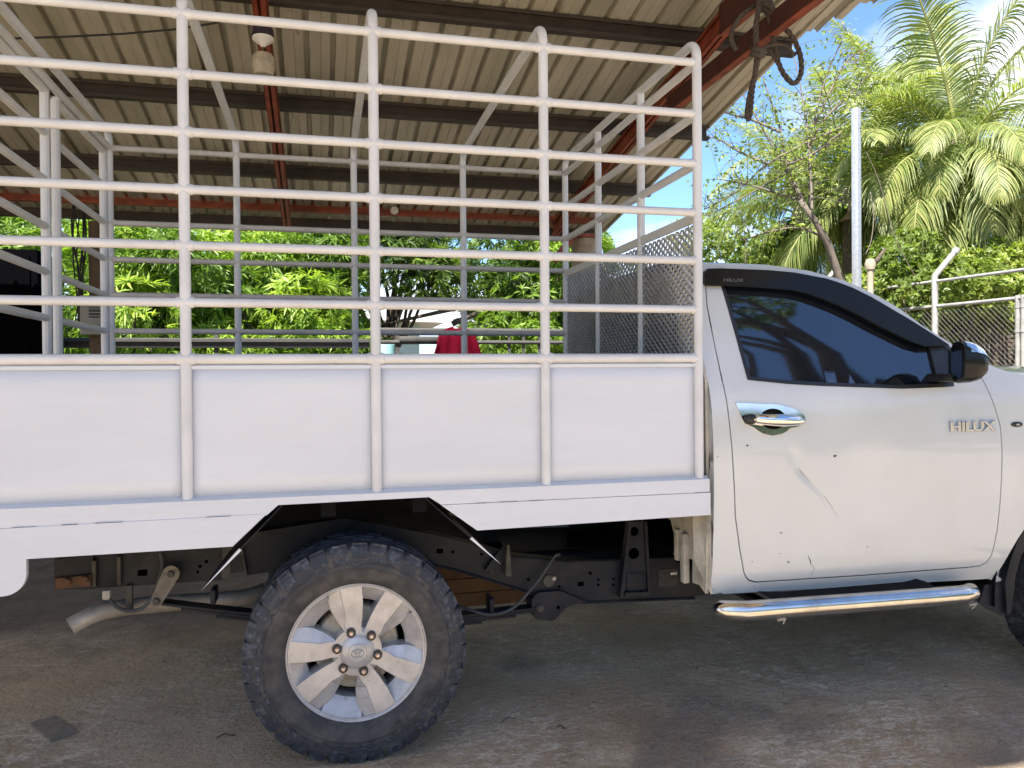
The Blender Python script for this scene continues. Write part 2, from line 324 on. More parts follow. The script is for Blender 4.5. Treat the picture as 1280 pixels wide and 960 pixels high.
# ================================================================== SHELTER
def rz_(y): return 3.01 - 0.168 * (y - 5.3)
Y0, Y1 = -2.90, 5.62
shelter = empty('open_shelter', (3.2, 5.2, 0), 0, 'open sided shelter with corrugated zinc roof on red steel beams over the white truck', 'shelter')
OFF = (3.2, 5.2, 0)
XR = 3.545; PITCH = 0.166; NR = 6
prof = [(0.0, 0), (0.056, 0), (0.060, 0.004), (0.070, 0.004), (0.074, 0), (0.126, 0), (0.134, 0.036), (0.158, 0.036), (0.166, 0)]
def sheet(xr, jit):
    pts = []
    for i in range(NR):
        for k, (a, h) in enumerate(prof):
            if k == len(prof) - 1 and i < NR - 1: continue
            pts.append((xr - (NR * PITCH + 0.02) + i * PITCH + a, h))
    pts.append((pts[-1][0] + 0.02, 0))
    v = []; f = []
    ysn = [Y0 - jit, 1.0, Y1 + jit]
    for y in ysn:
        for x, h in pts: v.append((x, y, rz_(y) + h + jit * 0.1))
    n = len(pts)
    for j in range(2):
        for i in range(n - 1): f.append((j * n + i, j * n + i + 1, (j + 1) * n + i + 1, (j + 1) * n + i))
    return v, f
for i in range(14):
    v, f = sheet(XR - i * NR * PITCH, random.uniform(0.0, 0.03) if i else 0.01)
    o = mesh_obj('roof_sheet', v, f, M_['zinc'], shelter, False, OFF)
    md = o.modifiers.new('thickness', 'SOLIDIFY'); md.thickness = 0.0012; md.offset = 1
for k in range(3):
    x1 = (3.79, 3.70, 3.63)[k]; pts = [(3.40, 0.0)] + [(x, h) for x, h in ((3.44, 0.030), (3.48, 0.030), (3.50, 0), (3.59, 0), (3.61, 0.030), (3.64, 0.030), (3.66, 0), (3.75, 0), (3.79, 0.02)) if x <= x1 + 0.001] + [(x1 + 0.012, 0.0)]
    ye = (1.52, 1.70, 1.86)[k]; v = [(x, y, rz_(y) + h + 0.006 + 0.006 * k) for y in (Y0, ye) for x, h in pts]; n = len(pts)
    o = mesh_obj('roof_sheet', v, [(i, i + 1, n + i + 1, n + i) for i in range(n - 1)], M_['zinc'], shelter, False, OFF); md = o.modifiers.new('thickness', 'SOLIDIFY'); md.thickness = 0.0012; md.offset = 1
def cprof(y, depth, wd, lip=0.022, th=0.004):
    zt = rz_(y) - 0.004
    # C channel opening towards -Y (towards camera)
    return [(y + wd / 2, zt), (y + wd / 2, zt - depth), (y - wd / 2, zt - depth), (y - wd / 2, zt - depth + lip), (y - wd / 2 + th, zt - depth + lip),
            (y - wd / 2 + th, zt - depth + th), (y + wd / 2 - th, zt - depth + th), (y + wd / 2 - th, zt - th), (y - wd / 2 + th, zt - th - wd * 0.168), (y - wd / 2 + th, zt - lip), (y - wd / 2, zt - lip), (y - wd / 2, zt)]
for y in (-2.8, -1.7, -0.5, 0.72, 1.93, 3.13, 4.30):
    MB().prism(cprof(y, 0.11, 0.055), -9.4, XR - 0.03, 'YZ').build('purlin', M_['purlin'], shelter, False, off=OFF)
MB().box((-2.9, 5.52, rz_(5.52) - 0.05), (12.6, 0.05, 0.085)).build('purlin', M_['purlin'], shelter, False, off=OFF)
# rafters: two channels back to back
def rafter(x, ya, yb, top=0.115, dep=0.125, wd=0.034):
    sl = -0.168
    b = MB()
    for s in (-1, 1):
        xc = x + s * (wd / 2 + 0.004)
        for (xa, xb, t0, t1) in ((xc - s * wd / 2, xc - s * wd / 2 + s * 0.006, 0, dep), (xc - s * wd / 2, xc + s * wd / 2, 0, 0.006), (xc - s * wd / 2, xc + s * wd / 2, dep - 0.006, dep), (xc + s * (wd / 2 - 0.006), xc + s * wd / 2, 0.0, 0.02), (xc + s * (wd / 2 - 0.006), xc + s * wd / 2, dep - 0.02, dep)):
            x0, x1 = min(xa, xb), max(xa, xb); v = []
            for y in (ya, yb):
                z = rz_(y) - top
                v += [(x0, y, z - t0), (x1, y, z - t0), (x1, y, z - t1), (x0, y, z - t1)]
            b.add(v, [(0, 1, 2, 3), (7, 6, 5, 4), (0, 4, 5, 1), (1, 5, 6, 2), (2, 6, 7, 3), (3, 7, 4, 0)])
    return b
for x in (2.80, 0.115, -2.6, -5.3):
    rafter(x, Y0 + 0.1 if x < 2 else 1.55, 5.12).build('rafter', M_['red'], shelter, False, off=OFF)
# collar tie under the right rafter
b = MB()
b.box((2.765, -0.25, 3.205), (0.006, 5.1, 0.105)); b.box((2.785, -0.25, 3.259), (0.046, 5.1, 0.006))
cbm = b.build('collar_beam', M_['red_shaded'], shelter, False, off=OFF)
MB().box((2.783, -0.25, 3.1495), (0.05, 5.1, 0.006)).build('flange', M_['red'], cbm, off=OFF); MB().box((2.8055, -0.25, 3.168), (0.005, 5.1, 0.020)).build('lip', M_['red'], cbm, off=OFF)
zu = 3.375
ub = MB().box((2.765, -0.62, zu + 0.09), (0.006, 4.36, 0.18)).build('upper_tie', M_['red_shaded'], shelter, False, off=OFF)
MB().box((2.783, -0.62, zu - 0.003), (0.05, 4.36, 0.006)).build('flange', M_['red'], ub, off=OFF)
# eave beam
b = MB()
zt_, zb_ = at(413, 246, Y=5.17).z, at(413, 266, Y=5.17).z
b.box((-2.9, 5.20, (zt_ + zb_) / 2 + 0.02), (12.5, 0.012, zt_ - zb_ + 0.03)); b.box((-2.9, 5.175, zb_), (12.5, 0.06, 0.008)); b.box((-2.9, 5.148, zb_ + 0.014), (12.5, 0.006, 0.022))
b.build('eave_beam', M_['red'], shelter, False, off=OFF)
b = MB().lathe([(0.0, 0), (0.145, 0), (0.145, 2.80), (0.0, 2.80)], (3.18, 5.24, 0), 'Z', 28)
b.build('column', M_['conc_col'], shelter, off=OFF)
MB().box((3.08, 5.2, 2.82), (0.34, 0.26, 0.035)).build('cap_plate', M_['red'], shelter, off=OFF)
MB().box((2.92, 5.12, 2.70), (0.07, 0.05, 0.40), Matrix.Rotation(radians(40), 3, 'Y')).build('brace', M_['red'], shelter, off=OFF)
MB().box((-1.56, 5.24, 1.4), (0.155, 0.155, 2.8)).build('column', M_['woodpost'], shelter, off=OFF)['label'] = 'square brown post at the far left eave'
for x in (-6.2,):
    MB().box((x, 5.24, 1.4), (0.155, 0.155, 2.8)).build('column', M_['woodpost'], shelter, off=OFF)
# cable bundle climbing the brown post
b = MB()
for k in range(6):
    ph = random.uniform(0, 6); am = random.uniform(0.01, 0.035)
    b.tube([(-1.70 + 0.012 * k - 0.03 + am * sin(z * 5 + ph), 5.10 + 0.03 * cos(z * 4 + ph), z) for z in np.linspace(1.85, 2.92, 24)], random.uniform(0.006, 0.012), 6)
tag(b.build('cable_bundle', M_['wire']), 'tangled black cables running down beside the square brown post', 'cables')
# meter box
mb = empty('meter_box', (-1.56, 5.10, 1.82), 0, 'grey electric meter box with a dark window fixed to the square brown post', 'electric box')
p0 = at(103, 370, Y=5.1); p1 = at(139, 419, Y=5.1)
cx = (p0.x + p1.x) / 2; cz = (p0.z + p1.z) / 2
MB().box((cx, 5.08, cz), (p1.x - p0.x, 0.14, p0.z - p1.z), bev=0.01).build('case', M_['boxgrey'], mb, off=mb.location)
q0 = at(111, 384, Y=5.0); q1 = at(131, 397, Y=5.0)
f_ = MB().box(((q0.x + q1.x) / 2, 5.004, (q0.z + q1.z) / 2), (q1.x - q0.x, 0.012, q0.z - q1.z)).build('window', M_['black'], mb, off=mb.location)
for k in range(3):
    z = q1.z + (q0.z - q1.z) * (k + 0.5) / 3
    MB().box(((q0.x + q1.x) / 2, 4.996, z), (q1.x - q0.x, 0.008, 0.008)).build('slat', M_['boxgrey'], f_, off=mb.location)
# hanging fitting on the middle rafter
fy = 2.0
for _ in range(40):
    fy += (0.02 if at(329, 36, Y=fy).z < rz_(fy) - 0.245 else -0.02)
fy -= 0.04; fx = at(329, 60, Y=fy).x
lf = empty('ceiling_lamp_fitting', (fx, fy, rz_(fy) - 0.24), 0, 'cream plastic lamp fitting hung under the middle red rafter', 'lamp fitting')
pz = lambda py: at(329, py, Y=fy).z
Cc = (at(329, 60, Y=fy).x, fy, 0)
MB().lathe([(0, pz(36)), (0.055, pz(36)), (0.062, pz(46)), (0.0, pz(46))], Cc, 'Z', 20).build('socket', mat('purple_black', (0.03, 0.02, 0.035), 0.5), lf, off=lf.location)
MB().lathe([(0, pz(46)), (0.058, pz(47)), (0.060, pz(50)), (0.022, pz(56)), (0.010, pz(59)), (0, pz(59))], Cc, 'Z', 24).build('dish', M_['white'], lf, off=lf.location)
MB().tube([(Cc[0], fy, pz(58)), (Cc[0] - 0.004, fy, pz(70))], 0.006, 8).build('stem', M_['rust'], lf, off=lf.location)
MB().lathe([(0, pz(67)), (0.048, pz(68)), (0.060, pz(72)), (0.062, pz(88)), (0.052, pz(94)), (0, pz(94))], Cc, 'Z', 24).build('jar', mat('cream_plastic', (0.45, 0.40, 0.30), 0.5, var=0.3, vscale=20), lf, off=lf.location)
# wire under the roof
wa = at(-30, 52, Y=2.2); wb = at(90, 45.5, Y=2.2); wc = at(215, 37, Y=2.2); wd = at(300, 22, Y=2.15)
tag(MB().tube([wa, at(20, 48, Y=2.2), wb, at(150, 42.5, Y=2.2), wc, at(262, 30, Y=2.2), wd], 0.006, 6).build('electric_wire', M_['wire']), 'thin black wire slung below the corrugated roof to the lamp fitting', 'wire')
# bulb on the eave beam
P = at(493, 263, Y=5.12)
bl = MB().lathe([(0, -0.035), (0.03, -0.03), (0.042, 0), (0.03, 0.03), (0, 0.035)], P, 'Y', 16).build('bulb', M_['white']); tag(bl, 'small round white bulb fixed to the red eave beam', 'bulb')

# ================================================================== ROPE
def smooth_path(pts, n=14):
    P = [Vector(p) for p in pts]; out = []
    for i in range(len(P) - 1):
        a = P[max(i - 1, 0)]; b_ = P[i]; c = P[i + 1]; d = P[min(i + 2, len(P) - 1)]
        for k in range(n):
            t = k / n
            out.append(0.5 * ((2 * b_) + (c - a) * t + (2 * a - 5 * b_ + 4 * c - d) * t * t + (3 * b_ - a - 3 * c + d) * t ** 3))
    out.append(P[-1]); return out
def resample(P, step):
    out = [P[0]]; acc = 0
    for i in range(1, len(P)):
        seg = (P[i] - P[i - 1]).length
        while acc + seg >= step:
            t = (step - acc) / seg; q = P[i - 1].lerp(P[i], t); out.append(q); P[i - 1] = q; seg = (P[i] - q).length; acc = 0
        acc += seg
    out.append(P[-1]); return out
def rope(b, pts, r):
    P = resample(smooth_path(pts), 0.006); m = len(P); u = None
    strands = [[], [], []]
    for i in range(m):
        T = (P[min(i + 1, m - 1)] - P[max(i - 1, 0)]).normalized()
        u = T.orthogonal().normalized() if u is None else (u - T * u.dot(T)).normalized()
        q = T.cross(u)
        for s in range(3):
            a = i * 0.006 / (r * 7) * 2 * pi + s * 2 * pi / 3
            strands[s].append(P[i] + (u * cos(a) + q * sin(a)) * r * 0.5)
    for s in strands: b.tube(s, r * 0.56, 6)
rp = lambda x, y, Y=1.2: at(870 + x / 6, y / 6, Y=Y - 0.14)
rr_ = 0.0135
ropeo = empty('hanging_rope', rp(440, 100), 0, 'knotted thick grey rope with a hanging loop tied to the red beam', 'rope')
b = MB()
rope(b, [rp(500, -60, 1.16), rp(455, 30), rp(350, 110, 1.17), rp(280, 210, 1.18), rp(265, 300, 1.18), rp(300, 375, 1.18)], rr_)
rope(b, [rp(470, -60, 1.15), rp(470, 60, 1.14), rp(450, 200, 1.14), rp(450, 330, 1.15)], rr_ * 1.15)
rope(b, [rp(540, -60, 1.18), rp(530, 60, 1.17), rp(565, 200, 1.17), rp(600, 400, 1.17), rp(650, 540, 1.16), rp(730, 625, 1.15), rp(785, 560, 1.15), rp(785, 430, 1.14), rp(735, 300, 1.14), rp(650, 190, 1.14), rp(560, 90, 1.15), rp(480, 40, 1.16)], rr_ * 1.05)
rope(b, [rp(455, 430, 1.15), rp(440, 560, 1.15), rp(405, 700, 1.15), rp(380, 860, 1.15), rp(400, 890, 1.15), rp(415, 780, 1.14), rp(430, 640, 1.15), rp(468, 440, 1.15)], rr_ * 0.95)
rope(b, [rp(480, 370, 1.15), rp(560, 340, 1.13), rp(660, 340, 1.13), rp(720, 390, 1.13), rp(715, 430, 1.13)], rr_ * 0.62)
rope(b, [rp(520, 360, 1.16), rp(570, 410, 1.16), rp(610, 480, 1.16), rp(660, 560, 1.16)], rr_ * 0.55)
b.build('cord', M_['rope'], ropeo, True, off=ropeo.location)
b = MB()
for (dx, dy, a) in ((0, 0, 0.2), (8, 22, -0.5), (-6, 44, 0.4), (6, 8, 1.2)):
    c = rp(465 + dx, 370 + dy, 1.15); pts = []
    for k in range(16):
        t = 2 * pi * k / 16; e = Vector((cos(t) * 0.030, sin(t) * 0.026, cos(t) * 0.012 * a + sin(t) * 0.012)); pts.append(c + Matrix.Rotation(a * 0.5, 3, 'Y') @ e)
    b.tube(pts, rr_ * 0.95, 8, closed=True)
b.build('knot', M_['rope'], ropeo, True, off=ropeo.location)
b = MB()
for (dx, dy) in ((0, -30), (10, 10), (30, 40)):
    c = rp(505 + dx, 20 + dy, 1.15)
    b.tube([c + Vector((cos(t) * 0.034, sin(t) * 0.03, sin(t + dx) * 0.02)) for t in np.linspace(0, 2 * pi, 15)[:-1]], rr_, 8, closed=True)
b.build('knot', M_['rope'], ropeo, True, off=ropeo.location)

# ================================================================== TRUCK
truck = empty('pickup_truck', (0.535, 0.82, 0), 0, 'white pickup truck with a tall white stake bed parked under the corrugated shelter', 'pickup truck')
TO = tuple(truck.location)
W = 1.64; PX = [-0.612, 0.0, 0.606, 1.209, 1.812]
RZ = [2.517, 2.324, 2.137, 1.952, 1.771, 1.587, 1.404]
def txt(s, size, depth, shear=0.0, bold=0.0, scx=1.0):
    c = bpy.data.curves.new('lettering', 'FONT'); c.body = s; c.size = size; c.extrude = depth; c.bevel_depth = bold; c.shear = shear
    c.resolution_u = 3; c.align_x = 'CENTER'; c.align_y = 'BOTTOM_BASELINE'
    o = bpy.data.objects.new('lettering', c); sc.collection.objects.link(o)
    bpy.context.view_layer.update()
    me = bpy.data.meshes.new_from_object(o.evaluated_get(bpy.context.evaluated_depsgraph_get()))
    v = [Vector((q.co.x * scx, q.co.y, q.co.z)) for q in me.vertices]; f = [tuple(p.vertices) for p in me.polygons]
    bpy.data.objects.remove(o); bpy.data.curves.remove(c); bpy.data.meshes.remove(me); return v, f
# ---- stake bed
bed = MB().box((0.6, W / 2, 0.936), (2.46, W - 0.05, 0.02)).build('bed_floor', M_['chassis'], truck, off=TO)
def bedpart(b, name, m, smooth='auto'): return b.build(name, m, bed, smooth, off=TO)
bed.name = 'stake_bed'
XL = PX[0] - 0.0
def hoop(x, z0=0.944, r=0.0176, rad=0.065, zt=2.60):
    pts = [(x, 0, z0), (x, 0, 1.4), (x, 0, 2.0), (x, 0, zt - rad)]
    pts += [(x, rad - rad * cos(a), zt - rad + rad * sin(a)) for a in np.linspace(0.25, pi / 2, 7)]
    pts += [(x, W / 2, zt)]
    pts += [(x, W - rad + rad * sin(a), zt - rad + rad * cos(a)) for a in np.linspace(0, pi / 2, 8)]
    pts += [(x, W, 1.4), (x, W, z0)]
    return MB().tube(pts, r, 14)
for i, x in enumerate(PX):
    bedpart(hoop(x), 'hoop_post', M_['tube'])
def weld(b, p, r=0.0225, s=1.0): b.lathe([(0.016, -0.012), (r, -0.006), (r, 0.006), (0.016, 0.012)], p, 'X', 12)
for s, y in enumerate((0.0, W)):
    for k, z in enumerate(RZ):
        b = MB(); r = 0.0150 if k < 6 else 0.0168
        b.tube([(-0.65, y, z), (0.0, y, z), (PX[4] - 0.006, y, z)], r, 12)
        for x in PX: b.lathe([(r, -0.030), (r + 0.003, -0.025), (r + 0.0035, -0.02)] + ([(r + 0.0035, 0.02), (r + 0.003, 0.025), (r, 0.030)] if x < 1.7 else [(0.0, -0.02)]), (x, y, z), 'X', 12)
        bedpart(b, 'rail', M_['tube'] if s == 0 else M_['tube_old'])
# side panels, framed and set back behind the posts
for s, y in enumerate((0.0, W)):
    sg = 1 if s == 0 else -1
    for i in range(4):
        x0, x1 = PX[i] + 0.010, PX[i + 1] - 0.010
        n = 14; v = []; f = []
        for a in range(n + 1):
            for c in range(7):
                px_ = x0 + (x1 - x0) * a / n; pz_ = 0.944 + (1.392 - 0.944) * c / 6
                wob = 0.0035 * mn.noise(Vector((px_ * 2.2, pz_ * 3, i))) * (0 if a in (0, n) or c in (0, 6) else 1)
                v.append((px_, y + sg * 0.006 + wob, pz_))
        for a in range(n):
            for c in range(6): f.append((a * 7 + c, (a + 1) * 7 + c, (a + 1) * 7 + c + 1, a * 7 + c + 1))
        o = mesh_obj('side_panel', v, f, M_['enamel'], bed, True, TO)
        md = o.modifiers.new('t', 'SOLIDIFY'); md.thickness = 0.003; md.offset = -1 if s else 1
    b = MB()
    for z in (1.376,): b.box((0.6, y + sg * 0.004, z), (2.42, 0.014, 0.012))
    bedpart(b, 'panel_angle', M_['enamel'])
# skirt: two folded plates with the wheel cut-out
def dens(poly, step=0.03):
    out = []
    for i in range(len(poly)):
        a = Vector(poly[i]); c = Vector(poly[(i + 1) % len(poly)]); n = max(1, int((c - a).length / step))
        for k in range(n): out.append(tuple(a.lerp(c, k / n)))
    return out
sk_top = [(-0.66, 0.946), (1.843, 0.946), (1.843, 0.897), (0.823, 0.8968), (0.781, 0.9250), (0.282, 0.921), (0.2455, 0.889), (-0.66, 0.887)]
for s, y in enumerate((-0.024, W + 0.024)):
    y2 = y + (0.024 if s == 0 else -0.024)
    b = MB().prism(sk_top, y, y2)
    b.add([(-0.66, y, 0.946), (1.843, y, 0.946), (1.843, y2 * 1.0 + (0.004 if s == 0 else -0.004), 0.957), (-0.66, y2 * 1.0 + (0.004 if s == 0 else -0.004), 0.957)], [(0, 1, 2, 3)])
    bedpart(b, 'skirt_rail', M_['enamel'])
    yy = y - (0.0025 if s == 0 else -0.0025)
    poly = [(-0.66, 0.885), (0.242, 0.8915), (0.282, 0.921), (0.781, 0.925), (0.815, 0.8975), (1.845, 0.8955), (1.845, 0.812), (0.95, 0.802), (0.865, 0.860), (0.781, 0.924), (0.282, 0.920), (0.139, 0.793), (-0.463, 0.790), (-0.463, 0.775), (-0.66, 0.775)]
    # built as three convex pieces of plate
    pl = [[(-0.66, 0.8855), (0.2455, 0.8935), (0.139, 0.793), (-0.4625, 0.790), (-0.66, 0.7885)],
          [(0.823, 0.8955), (1.845, 0.8955), (1.845, 0.811), (0.949, 0.801)]]
    for q in pl:
        bb = MB().prism(q, yy, yy + (0.02 if s == 0 else -0.02)); bedpart(bb, 'skirt_plate', M_['enamel'], False)
    # seam: short open slots between the plates read as dark dashes
    b = MB(); rs = random.Random(3)
    x = -0.6
    while x < 1.8:
        ln = rs.uniform(0.03, 0.09)
        if (x + ln < 0.22 or x > 0.86) and rs.random() < 0.62:
            z = (0.8872 + (x + 0.66) * 0.0075) if x < 0.3 else 0.8963
            b.box((x + ln / 2, yy - (0.0008 if s == 0 else -0.0008), z), (ln, 0.002, rs.uniform(0.0007, 0.0013)))
        x += ln + rs.uniform(0.02, 0.08)
    bedpart(b, 'seam', M_['chassis_dusty'], False)['kind'] = 'stuff'
    # sloped wheel arch plates
    sgn = 1 if s == 0 else -1
    for (xa, za, xb, zb) in ((0.300, 0.937, 0.040, 0.655), (0.766, 0.937, 1.034, 0.676)):
        d = Vector((xb - xa, 0, zb - za)).normalized(); nrm = Vector((-d.z, 0, d.x)) * 0.003
        wd = 0.30
        a0 = Vector((xa, yy + sgn * 0.0035, za - 0.012)); a1 = Vector((xb, yy + sgn * 0.0035, zb)); ai = Vector((xb + (-0.02 if xb < 0.5 else 0.02) * 0, yy + sgn * 0.012, zb))
        c0 = Vector((xa, yy + sgn * wd, za)); c1 = a0.lerp(a1, 0.80) + Vector((0, sgn * wd, 0))
        v = [a0, a1, c1, c0]; v = [p + nrm * 0.5 for p in v] + [p - nrm * 0.5 for p in v]
        bedpart(MB().add(v, [(0, 1, 2, 3), (7, 6, 5, 4), (0, 4, 5, 1), (1, 5, 6, 2), (2, 6, 7, 3), (3, 7, 4, 0)]), 'arch_plate', M_['chassis'], False)
        # the bent white edge of the plate
        e0 = a0.lerp(a1, 0.53 if xb < 0.5 else 0.60); v = [e0 + nrm * 1.6 - Vector((0, sgn * 0.003, 0)), a1 - Vector((0, sgn * 0.003, 0)), e0 - nrm * 1.6 - Vector((0, sgn * 0.003, 0)), e0 + nrm * 1.6 + Vector((0, sgn * 0.004, 0)), a1 + Vector((0, sgn * 0.002, 0)), e0 - nrm * 1.6 + Vector((0, sgn * 0.004, 0))]
        bedpart(MB().add(v, [(0, 1, 2), (5, 4, 3), (0, 3, 4, 1), (1, 4, 5, 2), (2, 5, 3, 0)]), 'arch_edge', M_['enamel'], False)
# rear corner valance dropping below the skirt
pl = [(-0.66, 0.792), (-0.4615, 0.792), (-0.4615, 0.745)] + [(-0.5265 + 0.065 * cos(a), 0.745 - 0.065 * sin(a)) for a in np.linspace(0.1, pi / 2, 8)] + [(-0.66, 0.68)]
for y in (-0.0268, W + 0.0068): bedpart(MB().prism(pl, y, y + 0.02), 'rear_valance', M_['enamel'], False)
bedpart(MB().box((-0.66, W / 2, 0.82), (0.03, W, 0.27)), 'rear_sill', M_['enamel'])
# cross members under the floor
for x in np.linspace(-0.5, 1.7, 8):
    bedpart(MB().box((x, W / 2, 0.895), (0.05, W - 0.06, 0.058)), 'cross_member', M_['under'])
for y in (0.42, 1.22): bedpart(MB().box((0.6, y, 0.83), (2.4, 0.06, 0.07)), 'sub_frame', M_['under'])
# headboard at the cab end
for z in (RZ[0], RZ[1], RZ[2]):
    bedpart(MB().tube([(PX[4], 0, z), (PX[4], W, z)], 0.0165, 10), 'headboard_rail', M_['tube'])
for y in (0.535, 1.085):
    bedpart(MB().tube([(PX[4], y, 0.95), (PX[4], y, 2.60)], 0.0175, 10), 'headboard_post', M_['tube'])
bedpart(MB().box((PX[4] - 0.004, W / 2, 1.935), (0.010, W - 0.03, 0.036)), 'mesh_frame', M_['tube'])
b = MB(); sy, sz = 0.044, 0.0155; ny = int((W - 0.04) / sy); nz = int((1.925 - 1.36) / sz)
for j in range(nz):
    zb = 1.36 + j * sz; v = []; f = []; t = 0.0019; dx = 0.0042
    for i in range(2 * ny + 1):
        y = 0.02 + i * sy / 2; up = 1 if (i + j) % 2 == 0 else -1; zc = zb + up * (sz / 2 - 0.0006)
        for (yy, zz) in ((y - 0.0045, zc), (y + 0.0045, zc)):
            v += [(PX[4] - dx, yy, zz - t), (PX[4] - dx, yy, zz + t), (PX[4] + dx, yy, zz + t + 0.001), (PX[4] + dx, yy, zz - t + 0.001)]
    for k in range(1, len(v) // 4):
        q = (k - 1) * 4; r_ = k * 4; f += [(q, r_, r_ + 1, q + 1), (q + 1, r_ + 1, r_ + 2, q + 2), (q + 2, r_ + 2, r_ + 3, q + 3), (q + 3, r_ + 3, r_, q)]
    b.add(v, f)
bedpart(b, 'expanded_mesh', M_['meshgrey'], False)
bedpart(MB().box((PX[4], W / 2, 1.15), (0.006, W - 0.06, 0.40)), 'headboard_panel', M_['enamel'])
# two leaf rear gate
for z in (RZ[0],): bedpart(MB().tube([(PX[0], 0, z), (PX[0], W, z)], 0.0165, 10), 'rear_tie', M_['tube'])
for (ya, yb) in ((0.045, 0.765), (0.895, 1.618)):
    b = MB(); xg = -0.637
    ztop = RZ[0] - 0.02
    b.tube([(xg, ya, 0.97), (xg, ya, ztop), ], 0.018, 10); b.tube([(xg, yb, 0.97), (xg, yb, ztop)], 0.018, 10)
    b.tube([(xg, ya, ztop), (xg, yb, ztop)], 0.018, 10)
    g_ = bedpart(b, 'gate_frame', M_['tube'])
    for z in RZ[1:]:
        bedpart(MB().tube([(xg, ya, z), (xg, yb, z)], 0.0155, 10), 'gate_bar', M_['tube'])
    bedpart(MB().box((xg, (ya + yb) / 2, 1.18), (0.004, yb - ya, 0.42)), 'gate_panel', M_['enamel'])
# ---- cab body
SZ = [(0.40, 0.07), (0.47, 0.045), (0.52, 0.018), (0.60, 0.0), (0.75, -0.010), (0.90, -0.016), (1.05, -0.014), (1.18, -0.004), (1.26, 0.008), (1.305, 0.024), (1.33, 0.036), (1.5, 0.100), (1.65, 0.160), (1.75, 0.205), (1.80, 0.25), (2.2, 0.5)]
_z = np.array([a for a, b_ in SZ]); _y = np.array([b_ for a, b_ in SZ])
def S(z):
    # smooth interpolation (average over a small window) so highlights flow
    zz = z + np.linspace(-0.035, 0.035, 9); return float(np.interp(zz, _z, _y).mean())
def on(px, py, off=0.0):
    y = 0.0
    for _ in range(14):
        p = at(px, py, Y=y + off); y = S(p.z)
    return (p.x, p.z)
def crease(x, z):
    """dents of the door skin: returns extra depth"""
    d = 0.0
    pts = CREASE
    for (a, c, wdt, dep) in pts:
        av = Vector(a); cv = Vector(c); q = Vector((x, z)); t = max(0, min(1, (q - av).dot(cv - av) / (cv - av).length_squared)); r = (q - av.lerp(cv, t)).length
        d += dep * math.exp(-(r / wdt) ** 2)
    return d
CREASE = [(on(992, 568), on(1003, 590), 0.018, 0.004), (on(1003, 590), on(1025, 610), 0.014, 0.006), (on(1025, 610), on(1046, 643), 0.012, 0.006),
          (on(1010, 700), on(1016, 712), 0.006, 0.003), (on(1090, 610), on(1160, 625), 0.10, 0.006), (on(980, 640), on(1010, 665), 0.09, 0.005)]
def pip(p, poly):
    x, y = p; c = False; n = len(poly); j = n - 1
    for i in range(n):
        xi, yi = poly[i]; xj, yj = poly[j]
        if (yi > y) != (yj > y) and x < (xj - xi) * (y - yi) / (yj - yi) + xi: c = not c
        j = i
    return c
def skin(name, outer, holes, mat_, parent, off=0.0, step=0.04, lip=0.02, extra=None, dstep=0.03, Sf=None, mirror=False, kind=None):
    Sf = Sf or S
    outer = dens(outer, dstep); holes = [dens(h, dstep) for h in holes]
    co = []; ed = []
    for lp in [outer] + holes:
        n0 = len(co); co += [Vector(p) for p in lp]; ed += [(n0 + i, n0 + (i + 1) % len(lp)) for i in range(len(lp))]
    nb = len(co)
    bx = np.array([tuple(p) for p in co])
    x0, x1 = min(p[0] for p in outer), max(p[0] for p in outer); z0, z1 = min(p[1] for p in outer), max(p[1] for p in outer)
    for ix in range(int((x1 - x0) / step) + 1):
        for iz in range(int((z1 - z0) / step) + 1):
            p = (x0 + (ix + 0.5) * step, z0 + (iz + 0.5) * step)
            if pip(p, outer) and not any(pip(p, h) for h in holes) and np.min(np.hypot(bx[:, 0] - p[0], bx[:, 1] - p[1])) > step * 0.45: co.append(Vector(p))
    V, E_, T, _, _, _ = geometry.delaunay_2d_cdt(co, ed, [], 0, 1e-6)
    fs = []
    for t in T:
        c = (V[t[0]] + V[t[1]] + V[t[2]]) / 3
        if pip(c, outer) and not any(pip(c, h) for h in holes): fs.append(tuple(t))
    def P(v, dd=0.0):
        y = Sf(v.y) + off + (extra(v.x, v.y) if extra else 0) + dd
        return (v.x, (2 * 0.82 - y) if mirror else y, v.y)
    v = [P(q) for q in V]
    # orient so that normals face outwards
    a, b_, c = [Vector(v[i]) for i in fs[0]]
    flip = ((b_ - a).cross(c - a).y > 0) != mirror
    if flip: fs = [t[::-1] for t in fs]
    if lip > 0:
        cnt = {}
        for t in fs:
            for i in range(3):
                e = (t[i], t[(i + 1) % 3]); cnt[e] = 1
        bd = [e for e in cnt if (e[1], e[0]) not in cnt]
        mp_ = {}
        for e in bd:
            for q in e:
                if q not in mp_:
                    mp_[q] = (len(v), len(v) + 1); v.append(P(V[q])); v.append(P(V[q], lip))
        for a_, b2 in bd: fs.append((b2, a_, mp_[a_][1], mp_[b2][1]))
    o = mesh_obj(name, v, fs, mat_, parent, 'auto', TO)
    if kind: o['kind'] = kind
    return o
seam = [(880.5, 345), (884, 383), (891.7, 423), (903, 476.7), (910, 513), (915, 560), (916.7, 586.7), (919.3, 646), (925, 688), (929.7, 714.6), (932, 720.5), (936.5, 725.3), (944.5, 727.5), (1000, 724), (1078, 719), (1150, 713.5), (1208.9, 709.2), (1224, 707.3), (1232, 703.5), (1238.5, 696), (1246, 665), (1250, 628.5), (1252.5, 569), (1250.4, 533.4), (1241.5, 503.7), (1231, 480), (1222, 464), (1205, 449), (1186, 433), (1160, 416.5), (1113, 388), (1067, 362), (1033, 350), (993, 342), (940, 337.5), (900, 336), (884, 336.5)]
door_o = [on(*p) for p in seam]
